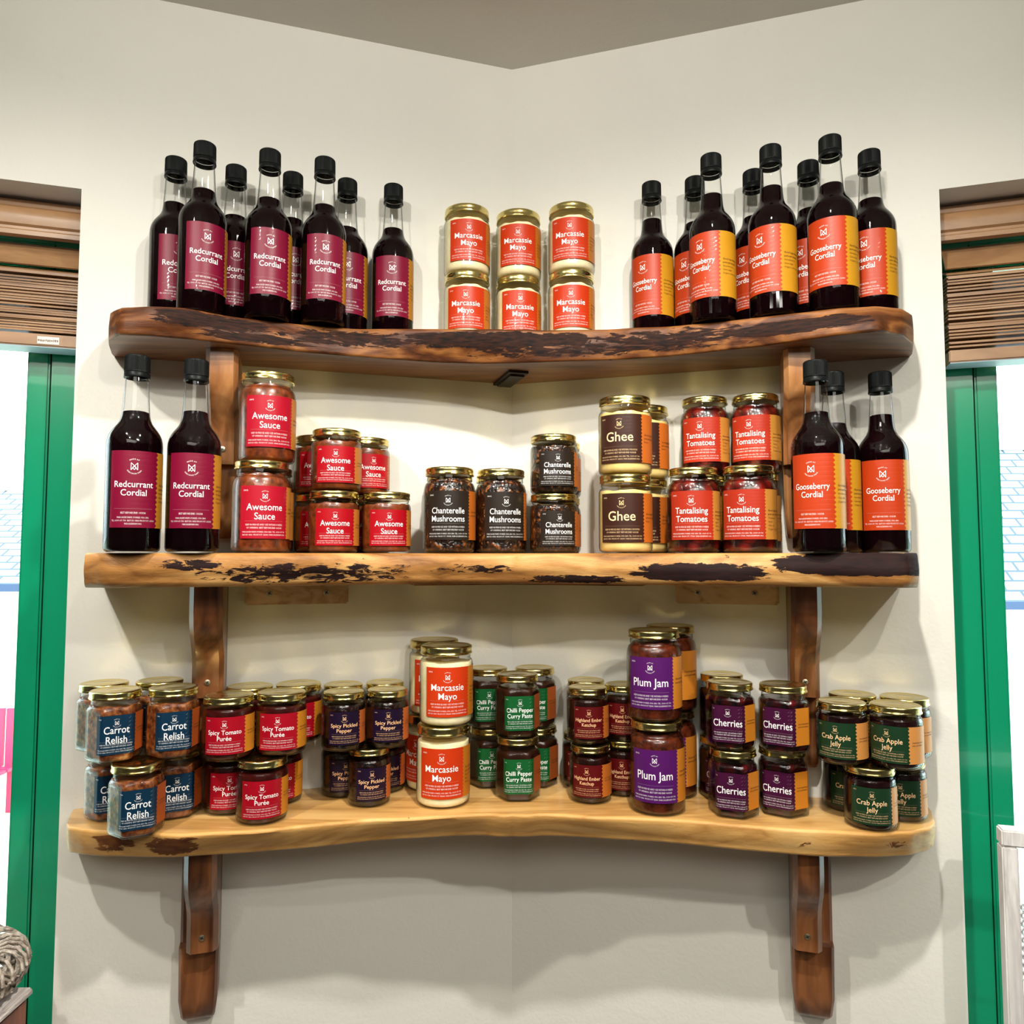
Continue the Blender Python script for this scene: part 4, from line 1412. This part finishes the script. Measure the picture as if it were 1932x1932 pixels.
GROUPS = [
    'redcurrant cordial bottles on the top shelf',
    'gooseberry cordial bottles on the top shelf',
    'mayonnaise jars on the top shelf',
    'redcurrant cordial bottles on the middle shelf',
    'large sauce jars on the middle shelf',
    'small sauce jars on the middle shelf',
    'large mushroom jars on the middle shelf',
    'small mushroom jars on the middle shelf',
    'ghee jars on the middle shelf',
    'tomato jars on the middle shelf',
    'gooseberry cordial bottles on the middle shelf',
    'carrot relish jars on the bottom shelf',
    'tomato puree jars on the bottom shelf',
    'pickled pepper jars on the bottom shelf',
    'mayonnaise jars on the bottom shelf',
    'curry paste jars on the bottom shelf',
    'ketchup jars on the bottom shelf',
    'plum jam jars on the bottom shelf',
    'cherry jars on the bottom shelf',
    'crab apple jelly jars on the bottom shelf',
]
ITEMS = [
    ('redcurrant', -0.5156, 1.1055, 1.8959, 39, 1, 0, 'redcurrant cordial bottle at the left end of the top shelf, leftmost of all bottles there', 1),
    ('redcurrant', -0.4548, 1.0654, 1.8966, 34.1, 1, 0, 'redcurrant cordial bottle, second from the left on the top shelf, cap highest on that side', 1),
    ('redcurrant', -0.433, 1.1313, 1.8969, 25.9, 1, 0, 'redcurrant cordial bottle in the back row, third from the left on the top shelf', 2),
    ('redcurrant', -0.3657, 1.0883, 1.8982, 23.6, 1, 0, 'redcurrant cordial bottle in the front row of the top shelf, fourth bottle from the left', 0),
    ('redcurrant', -0.351, 1.1561, 1.8986, 26.9, 1, 0, 'redcurrant cordial bottle in the back row, fifth from the left, label almost wholly hidden', 0),
    ('redcurrant', -0.2893, 1.1144, 1.9003, 19.6, 1, 0, 'redcurrant cordial bottle in the front row of the top shelf, sixth bottle from the left', 0),
    ('redcurrant', -0.2692, 1.1808, 1.9009, 15.8, 1, 0, 'redcurrant cordial bottle in the back row, seventh from left, a strip of ochre band showing', 2),
    ('redcurrant', -0.1974, 1.2025, 1.9032, 7.3, 1, 0, 'redcurrant cordial bottle standing alone on the top shelf, nearest the mayonnaise jars', 0),
    ('gooseberry', 0.2305, 1.1925, 1.9021, -37.9, 1, 1, 'orange labelled gooseberry cordial bottle standing alone on the top shelf, nearest the mayonnaise jars', 3),
    ('gooseberry', 0.2969, 1.1724, 1.9001, -47.2, 1, 1, 'gooseberry cordial bottle, mostly hidden in the back row, second orange one on the top shelf', 0),
    ('gooseberry', 0.3049, 1.1035, 1.8998, -48.4, 1, 1, 'gooseberry cordial bottle in the front row, third orange one from the left, top shelf', 3),
    ('gooseberry', 0.3831, 1.1464, 1.8979, -51.5, 1, 1, 'gooseberry cordial bottle in the back row, fourth orange one from the left, top shelf', 0),
    ('gooseberry', 0.3863, 1.0756, 1.8978, -50.8, 1, 1, 'gooseberry cordial bottle in the front row, fifth orange one from the left, top shelf', 3),
    ('gooseberry', 0.4593, 1.1175, 1.8965, -47.3, 1, 1, 'gooseberry cordial bottle in the back row, sixth orange one, only cap and neck showing', 0),
    ('gooseberry', 0.4635, 1.0482, 1.8965, -42.9, 1, 1, 'gooseberry cordial bottle in the front row with the highest cap on the top shelf', 1),
    ('gooseberry', 0.5382, 1.0848, 1.8957, -43.4, 1, 1, 'gooseberry cordial bottle at the right end of the top shelf, rightmost of all', 0),
    ('mayo', -0.0759, 1.227, 1.9063, 0.5, 0.965, 2, 'mayonnaise jar with orange label, bottom of the left stack on the top shelf', None),
    ('mayo', -0.0763, 1.2268, 2.0192, 8.6, 0.965, 2, 'mayonnaise jar with orange label, top of the left stack on the top shelf', None),
    ('mayo', 0.0109, 1.2466, 1.907, 4.5, 0.965, 2, 'mayonnaise jar with orange label, bottom of the middle stack on the top shelf', None),
    ('mayo', 0.0109, 1.2466, 2.0199, -1.5, 0.965, 2, 'mayonnaise jar with orange label, top of the middle stack on the top shelf', None),
    ('mayo', 0.0994, 1.2198, 1.9059, -5.7, 0.965, 2, 'mayonnaise jar with orange label, bottom of the right stack on the top shelf', None),
    ('mayo', 0.0999, 1.2197, 2.0188, -8.7, 0.965, 2, 'mayonnaise jar with orange label, top of the right stack on the top shelf', None),
    ('redcurrant', -0.4997, 0.9768, 1.5545, 27.1, 1, 3, 'redcurrant cordial bottle at the left end of the middle shelf, leftmost there', 0),
    ('redcurrant', -0.4297, 0.9979, 1.5545, 18.3, 1, 3, 'redcurrant cordial bottle on the middle shelf in front of the left bracket', 1),
    ('sauce', -0.3597, 1.0623, 1.5545, 25.7, 1, 4, 'large jar of brown sauce, bottom of the tall stack beside the redcurrant bottles', None),
    ('sauce', -0.3581, 1.077, 1.6845, 23.4, 1, 4, 'large jar of brown sauce with scuffed crimson label, top of the tall stack', None),
    ('sauce', -0.3785, 1.1415, 1.5545, 25.3, 1, 4, 'large jar of brown sauce behind the tall sauce stack, only its left edge showing', None),
    ('sauces', -0.2651, 1.103, 1.5545, 16.5, 1.055, 5, 'small jar of brown sauce with red label, front bottom left of the small sauce jars', None),
    ('sauces', -0.2629, 1.1052, 1.6458, 11.4, 1.055, 5, 'small jar of brown sauce with red label, topmost front one of the small sauce jars', None),
    ('sauces', -0.191, 1.126, 1.5545, 16.6, 1.055, 5, 'small jar of brown sauce with red label, bottom right of the small sauce jars', None),
    ('sauces', -0.3045, 1.1671, 1.5545, 14.6, 1.055, 5, 'small jar of brown sauce in shadow, bottom back left of the small sauce jars', None),
    ('sauces', -0.3066, 1.1664, 1.6458, 14.7, 1.055, 5, 'small jar of brown sauce in shadow, top back left of the small sauce jars', None),
    ('sauces', -0.2324, 1.1888, 1.5545, 26.1, 1.055, 5, 'small jar of brown sauce hidden under the upper back right sauce jar', None),
    ('sauces', -0.2344, 1.1876, 1.6458, 29.2, 1.055, 5, 'small jar of brown sauce, upper back right, label partly covered by the front jar', None),
    ('mushroom', -0.0963, 1.1403, 1.5545, 1.8, 1, 6, 'large jar of mushrooms with dark brown label, left of the two front ones', None),
    ('mushroom', -0.0175, 1.1641, 1.5545, 12.9, 1, 6, 'large jar of mushrooms with dark brown label, right one of the two large front ones', None),
    ('mushroom', -0.1034, 1.2239, 1.5545, 1.8, 1, 6, 'large jar of mushrooms behind the left large mushroom jar, little of it showing', None),
    ('mushroom', -0.0232, 1.2481, 1.5545, 6.1, 1, 6, 'large jar of mushrooms behind the right large mushroom jar, little of it showing', None),
    ('mushrooms', 0.0655, 1.1608, 1.5545, 10.8, 1.06, 7, 'small jar of mushrooms with dark label, bottom of the front small mushroom stack', None),
    ('mushrooms', 0.0658, 1.1607, 1.6462, 6.8, 1.06, 7, 'small jar of mushrooms with dark label, top of the front small mushroom stack', None),
    ('mushrooms', 0.0774, 1.2355, 1.5545, 6.4, 1.06, 7, 'small jar of mushrooms at the back, bottom, behind the small mushroom stack', None),
    ('mushrooms', 0.0778, 1.2354, 1.6462, 6.4, 1.06, 7, 'small jar of mushrooms at the back, top, behind the small mushroom stack', None),
    ('ghee', 0.1714, 1.1202, 1.5545, -16.7, 1, 8, 'yellow ghee jar with brown label, bottom of the front ghee stack', None),
    ('ghee', 0.1718, 1.1202, 1.6715, -20.7, 1, 8, 'yellow ghee jar with brown label, top of the front ghee stack', None),
    ('ghee', 0.2115, 1.1916, 1.5545, -20.1, 1, 8, 'yellow ghee jar at the back, bottom, its orange band peeping out on the right', None),
    ('ghee', 0.2127, 1.1911, 1.6715, -22.1, 1, 8, 'yellow ghee jar at the back, top, its orange band peeping out on the right', None),
    ('tomato', 0.2693, 1.0982, 1.5545, -18.8, 0.96, 9, 'jar of whole red tomatoes, front bottom left of the tomato jars', None),
    ('tomato', 0.3434, 1.0732, 1.5545, -32.7, 0.96, 9, 'jar of whole red tomatoes, front bottom right, with a wide ochre band', None),
    ('tomato', 0.3038, 1.167, 1.5545, -24.6, 0.93, 9, 'jar of whole red tomatoes at the back, bottom left, mostly hidden behind the front one', None),
    ('tomato', 0.3757, 1.1431, 1.5545, -26.2, 0.93, 9, 'jar of whole red tomatoes at the back, bottom right, shaded, beside the cordial bottle', None),
    ('tomato', 0.3032, 1.157, 1.6754, -26.7, 0.93, 9, 'jar of whole red tomatoes with pinkish red label, upper left of the tomato jars', None),
    ('tomato', 0.3767, 1.1384, 1.6754, -33.3, 0.93, 9, 'jar of whole red tomatoes with pinkish red label, upper right, touching the bracket', None),
    ('gooseberry', 0.415, 1.0023, 1.5545, -36.5, 1, 10, 'gooseberry cordial bottle at the front of the middle shelf, left of the three', 1),
    ('gooseberry', 0.4657, 1.065, 1.5545, -37.6, 1, 10, 'gooseberry cordial bottle on the middle shelf, behind and between the other two', 0),
    ('gooseberry', 0.5351, 1.0658, 1.5545, -26.7, 1, 10, 'gooseberry cordial bottle at the right end of the middle shelf, rightmost there', 3),
    ('carrot', -0.5026, 1.0157, 1.182, 29.3, 1, 11, 'hexagonal jar of carrot relish with navy label, front one of the bottom layer', None),
    ('carrot', -0.5711, 1.0806, 1.182, 30.9, 1, 11, 'hexagonal jar of carrot relish, bottom layer left, half hidden behind the front one', None),
    ('carrot', -0.4819, 1.0856, 1.182, 26.9, 1, 11, 'hexagonal jar of carrot relish, bottom layer right, half hidden behind the front one', None),
    ('carrot', -0.5407, 1.0252, 1.2755, 32.8, 1, 11, 'hexagonal jar of carrot relish with navy label, upper layer, front left', None),
    ('carrot', -0.4714, 1.0477, 1.2755, 27.2, 1, 11, 'hexagonal jar of carrot relish with navy label, upper layer, front right', None),
    ('carrot', -0.5871, 1.0816, 1.2755, 33.5, 1, 11, 'hexagonal jar of carrot relish, upper layer, back left, only lid and left side showing', None),
    ('carrot', -0.5177, 1.1039, 1.2755, 28.1, 1, 11, 'hexagonal jar of carrot relish, upper layer, back right, only its lid showing', None),
    ('puree', -0.3523, 1.0673, 1.182, 18.3, 1, 12, 'tomato puree jar with red label, front one of the bottom layer', None),
    ('puree', -0.4126, 1.1056, 1.182, 20.5, 1, 12, 'tomato puree jar, bottom layer left, half hidden behind the front one', None),
    ('puree', -0.3539, 1.1463, 1.182, 12.2, 1, 12, 'tomato puree jar, bottom layer right, half hidden behind the front one', None),
    ('puree', -0.4015, 1.0659, 1.2685, 12.6, 1, 12, 'tomato puree jar with crimson label, upper layer, front left', None),
    ('puree', -0.3336, 1.0892, 1.2685, 9, 1, 12, 'tomato puree jar with bright red label, upper layer, front right', None),
    ('puree', -0.397, 1.1371, 1.2685, 19.2, 1, 12, 'tomato puree jar, upper layer, back left, only its lid showing', None),
    ('puree', -0.3296, 1.1605, 1.2685, 10.9, 1, 12, 'tomato puree jar, upper layer, back right, a strip of its dark side showing', None),
    ('pepper', -0.2147, 1.136, 1.182, 18.7, 1, 13, 'pickled pepper jar with dark purple label, front one of the bottom layer', None),
    ('pepper', -0.2652, 1.1785, 1.182, 22.7, 1, 13, 'pickled pepper jar, bottom layer left, half hidden behind the front one', None),
    ('pepper', -0.202, 1.1997, 1.182, 14.6, 1, 13, 'pickled pepper jar, bottom layer right, half hidden behind the front one', None),
    ('pepper', -0.2511, 1.121, 1.266, 15.6, 1, 13, 'pickled pepper jar with dark purple label, upper layer, front left', None),
    ('pepper', -0.1888, 1.1397, 1.266, 12.4, 1, 13, 'pickled pepper jar with dark purple label, upper layer, front right', None),
    ('pepper', -0.2657, 1.1842, 1.266, 15.6, 1, 13, 'pickled pepper jar, upper layer, back left, only its lid showing', None),
    ('pepper', -0.2036, 1.203, 1.266, 12.6, 1, 13, 'pickled pepper jar, upper layer, back right, only its lid showing', None),
    ('mayo', -0.1037, 1.1381, 1.182, 2.2, 1, 14, 'mayonnaise jar on the bottom shelf, lower front one of the stack', None),
    ('mayo', -0.0997, 1.1393, 1.299, 8, 1, 14, 'mayonnaise jar on the bottom shelf, upper front one of the stack', None),
    ('mayo', -0.1304, 1.2156, 1.182, -28.9, 1, 14, 'mayonnaise jar on the bottom shelf, lower back one, strip of orange label showing left', None),
    ('mayo', -0.1262, 1.2168, 1.299, 5.9, 1, 14, 'mayonnaise jar on the bottom shelf, upper back one, left side showing', None),
    ('chilli', 0.009, 1.163, 1.182, 2.6, 1, 15, 'hexagonal curry paste jar with green label, bottom front one', None),
    ('chilli', 0.0083, 1.163, 1.2755, 7.6, 1, 15, 'hexagonal curry paste jar with green label, upper front one', None),
    ('chilli', -0.0353, 1.2267, 1.182, 6.6, 1, 15, 'hexagonal curry paste jar, bottom back left, beside the mayonnaise jars', None),
    ('chilli', -0.0397, 1.2253, 1.2755, 6.9, 1, 15, 'hexagonal curry paste jar, upper back left, beside the mayonnaise jars', None),
    ('chilli', 0.0403, 1.2289, 1.182, -6.9, 1, 15, 'hexagonal curry paste jar, bottom back right, beside the ketchup jars', None),
    ('chilli', 0.037, 1.23, 1.2755, -6.7, 1, 15, 'hexagonal curry paste jar, upper back right, beside the ketchup jars', None),
    ('ember', 0.1193, 1.1513, 1.182, -15.9, 1, 16, 'ketchup jar with maroon label, bottom front one', None),
    ('ember', 0.1166, 1.1576, 1.266, -2.7, 1, 16, 'ketchup jar with maroon label, upper front one', None),
    ('ember', 0.1133, 1.224, 1.182, -10.3, 1, 16, 'ketchup jar, bottom back left, a sliver of its maroon label showing', None),
    ('ember', 0.1205, 1.2234, 1.266, -5.6, 1, 16, 'ketchup jar, upper back left, only its lid showing', None),
    ('ember', 0.1747, 1.185, 1.182, -13.4, 1, 16, 'ketchup jar, bottom right, half hidden by the plum jam jar', None),
    ('ember', 0.1763, 1.183, 1.266, -13.5, 1, 16, 'ketchup jar, upper right, half hidden by the plum jam jar', None),
    ('plum', 0.2126, 1.1076, 1.182, -15.9, 1, 17, 'plum jam jar with purple label, lower front one of the tall stack', None),
    ('plum', 0.2099, 1.1093, 1.312, -18.7, 1, 17, 'plum jam jar with purple label, upper front one of the tall stack', None),
    ('plum', 0.2477, 1.181, 1.182, -26.8, 1, 17, 'plum jam jar, lower back one, its ochre band showing on the right', None),
    ('plum', 0.2494, 1.1805, 1.312, -36.9, 1, 17, 'plum jam jar, upper back one, its ochre band showing on the right', None),
    ('cherry', 0.3186, 1.09, 1.182, -22.3, 1, 18, 'hexagonal jar of cherries with dark plum label, bottom front one', None),
    ('cherry', 0.3156, 1.0899, 1.2755, -22.2, 1, 18, 'hexagonal jar of cherries with dark plum label, upper front one', None),
    ('cherry', 0.3914, 1.0945, 1.182, -34.7, 1, 18, 'hexagonal jar of cherries, bottom right, partly hidden by the front one', None),
    ('cherry', 0.3861, 1.0713, 1.2755, -34.8, 1, 18, 'hexagonal jar of cherries, upper right, partly hidden by the front one', None),
    ('cherry', 0.3227, 1.1628, 1.182, -20.5, 1, 18, 'hexagonal jar of cherries, bottom back left, beside the plum jam', None),
    ('cherry', 0.3244, 1.1623, 1.2755, -20.6, 1, 18, 'hexagonal jar of cherries, upper back left, beside the plum jam', None),
    ('crab', 0.4926, 1.0428, 1.182, -21.3, 0.96, 19, 'crab apple jelly jar with dark green label, front one of the bottom layer', None),
    ('crab', 0.4941, 1.1133, 1.182, -19.9, 0.96, 19, 'crab apple jelly jar, bottom layer left, half hidden behind the front one', None),
    ('crab', 0.5522, 1.0769, 1.182, -27.1, 0.96, 19, 'crab apple jelly jar, bottom layer right, half hidden behind the front one', None),
    ('crab', 0.4609, 1.0543, 1.265, -37.6, 0.96, 19, 'crab apple jelly jar with dark green label, upper layer, front left', None),
    ('crab', 0.5259, 1.0326, 1.265, -47, 0.96, 19, 'crab apple jelly jar with dark green label, upper layer, front right', None),
    ('crab', 0.5026, 1.1108, 1.265, -34.3, 0.96, 19, 'crab apple jelly jar, upper layer, back left, only its lid showing', None),
    ('crab', 0.5673, 1.088, 1.265, -37.5, 0.96, 19, 'crab apple jelly jar, upper layer, back right, lid and ochre band showing', None),
]
for (kind, x, y, z, yaw, sc, gi, label, level) in ITEMS:
    place(kind, x, y, z, yaw, sc, label, GROUPS[gi], level)


# ------------------------------------------------------------------ things at the windows
# a twig bundle wreath leaning in the left window
M_TWIG = chunky('grey_twigs', [rgb(96, 84, 74), rgb(150, 136, 122), rgb(190, 180, 168)], 120, .4, .7, False, 0)
tw = tag(empty('twig_wreath', (-.716, .945, EYE - .5490)), 'grey twig wreath lying on the side table in the bottom left corner', 'wreath')
rnd = random.Random(4)
bm = bmesh.new()
Rw = .080
for q in range(44):
    a0 = rnd.uniform(0, 2 * PI)
    span = rnd.uniform(2.2, 4.5)
    ph0, tw_ = rnd.uniform(0, 2 * PI), rnd.choice((-1, 1)) * rnd.uniform(2, 5)
    rr = rnd.uniform(.008, .022)
    pts = []
    for i in range(28):
        a = a0 + span * i / 27
        p_ = ph0 + tw_ * a
        R_ = Rw + rr * math.cos(p_)
        pts.append((R_ * math.cos(a), R_ * math.sin(a), rr * math.sin(p_) + .030))
    tube(bm, pts, rnd.uniform(.0018, .0034), 6)
o = obj('twigs', bm, M_TWIG, tw)
bm = bmesh.new()
for q in range(44):          # binding wound crosswise
    a = 2 * PI * q / 44 + rnd.uniform(-.05, .05)
    pts = []
    for i in range(13):
        p_ = 2 * PI * i / 12
        R_ = Rw + .024 * math.cos(p_)
        aa = a + .25 * p_ / (2 * PI)
        pts.append((R_ * math.cos(aa), R_ * math.sin(aa), .024 * math.sin(p_) + .030))
    tube(bm, pts, .0022, 6)
o = obj('binding', bm, M_TWIG, tw)

M_WHITEWOOD, *_ = wood('white_washed_wood', rgb(196, 190, 190), rgb(218, 214, 212), rgb(234, 232, 230), 'Z', 2.0, .5, .1, 8)
M_GRAIN, *_ = wood('grey_end_grain', rgb(150, 138, 134), rgb(190, 180, 176), rgb(216, 208, 204), 'Y', 5.0, .6, .0, 12)
M_REDWOOD, *_ = wood('reddish_table_wood', rgb(84, 40, 26), rgb(120, 62, 42), rgb(146, 82, 58), 'Z', 1.2, .45, .2, 5)
tb = tag(empty('side_table', (-.775, .945, 0)), 'narrow side table with whitewashed top and reddish apron, in the bottom left corner', 'table')
def tpart(name, root, boxes, mat, bev=.003):
    bm = bmesh.new()
    for b_ in boxes:
        box(bm, *b_, 0, bev)
    return obj(name, bm, mat, root, smooth=False)
TT = EYE - .5495
tpart('table_top', tb, [(-.165, .130, -.035, .040, TT - .010, TT)], M_WHITEWOOD, .003)
tpart('end_grain_strip', tb, [(.128, .163, -.035, .040, TT - .010, TT)], M_GRAIN, .003)
tpart('apron', tb, [(-.160, .158, -.034, .036, TT - .13, TT - .0105)], M_REDWOOD)
for lx in (-.158, .128):
    for ly in (-.032, .008):
        tpart('leg', tb, [(lx, lx + .028, ly, ly + .026, 0, TT - .131)], M_REDWOOD)

# white wooden rack with twine at the right window
rk = tag(empty('wooden_rack', (.6405, 1.0, 0), -ANG), 'whitewashed wooden rack frame with white twine, at the right window', 'rack')
RT = EYE - .3556
tpart('top_rail', rk, [(0, .40, -.012, .012, RT - .021, RT)], M_WHITEWOOD, .002)
tpart('post', rk, [(0, .0190, -.011, .011, 0, RT - .0215)], M_WHITEWOOD, .002)
tpart('post', rk, [(.380, .399, -.011, .011, 0, RT - .0215)], M_WHITEWOOD, .002)
tpart('bottom_rail', rk, [(.0195, .3795, -.010, .010, .10, .125)], M_WHITEWOOD, .002)
M_TWINE = plain('white_twine', rgb(215, 225, 225), .8)
bm = bmesh.new()
tube(bm, [(.021, -.008, RT - .100), (.10, -.010, RT - .112), (.22, -.010, RT - .116), (.378, -.008, RT - .104)], .0012, 6, 0)
for k_ in range(2):
    tube(bm, [(.0215 + .002 * math.sin(i * 1.1 + k_ * PI), -.009 + .002 * math.cos(i * 1.1 + k_ * PI), RT - .09 - i * .0036) for i in range(28)], .0014, 6, 0)
tube(bm, [(.022, -.009, RT - .19), (.030, -.011, RT - .24), (.040, -.011, RT - .32), (.048, -.010, RT - .44)], .0012, 6, 0)
tube(bm, [(.060, -.010, RT - .24), (.042, -.011, RT - .28), (.050, -.011, RT - .36), (.062, -.010, RT - .46)], .0011, 6, 0)
obj('twine', bm, M_TWINE, rk)

print('scene built', len(bpy.data.objects))
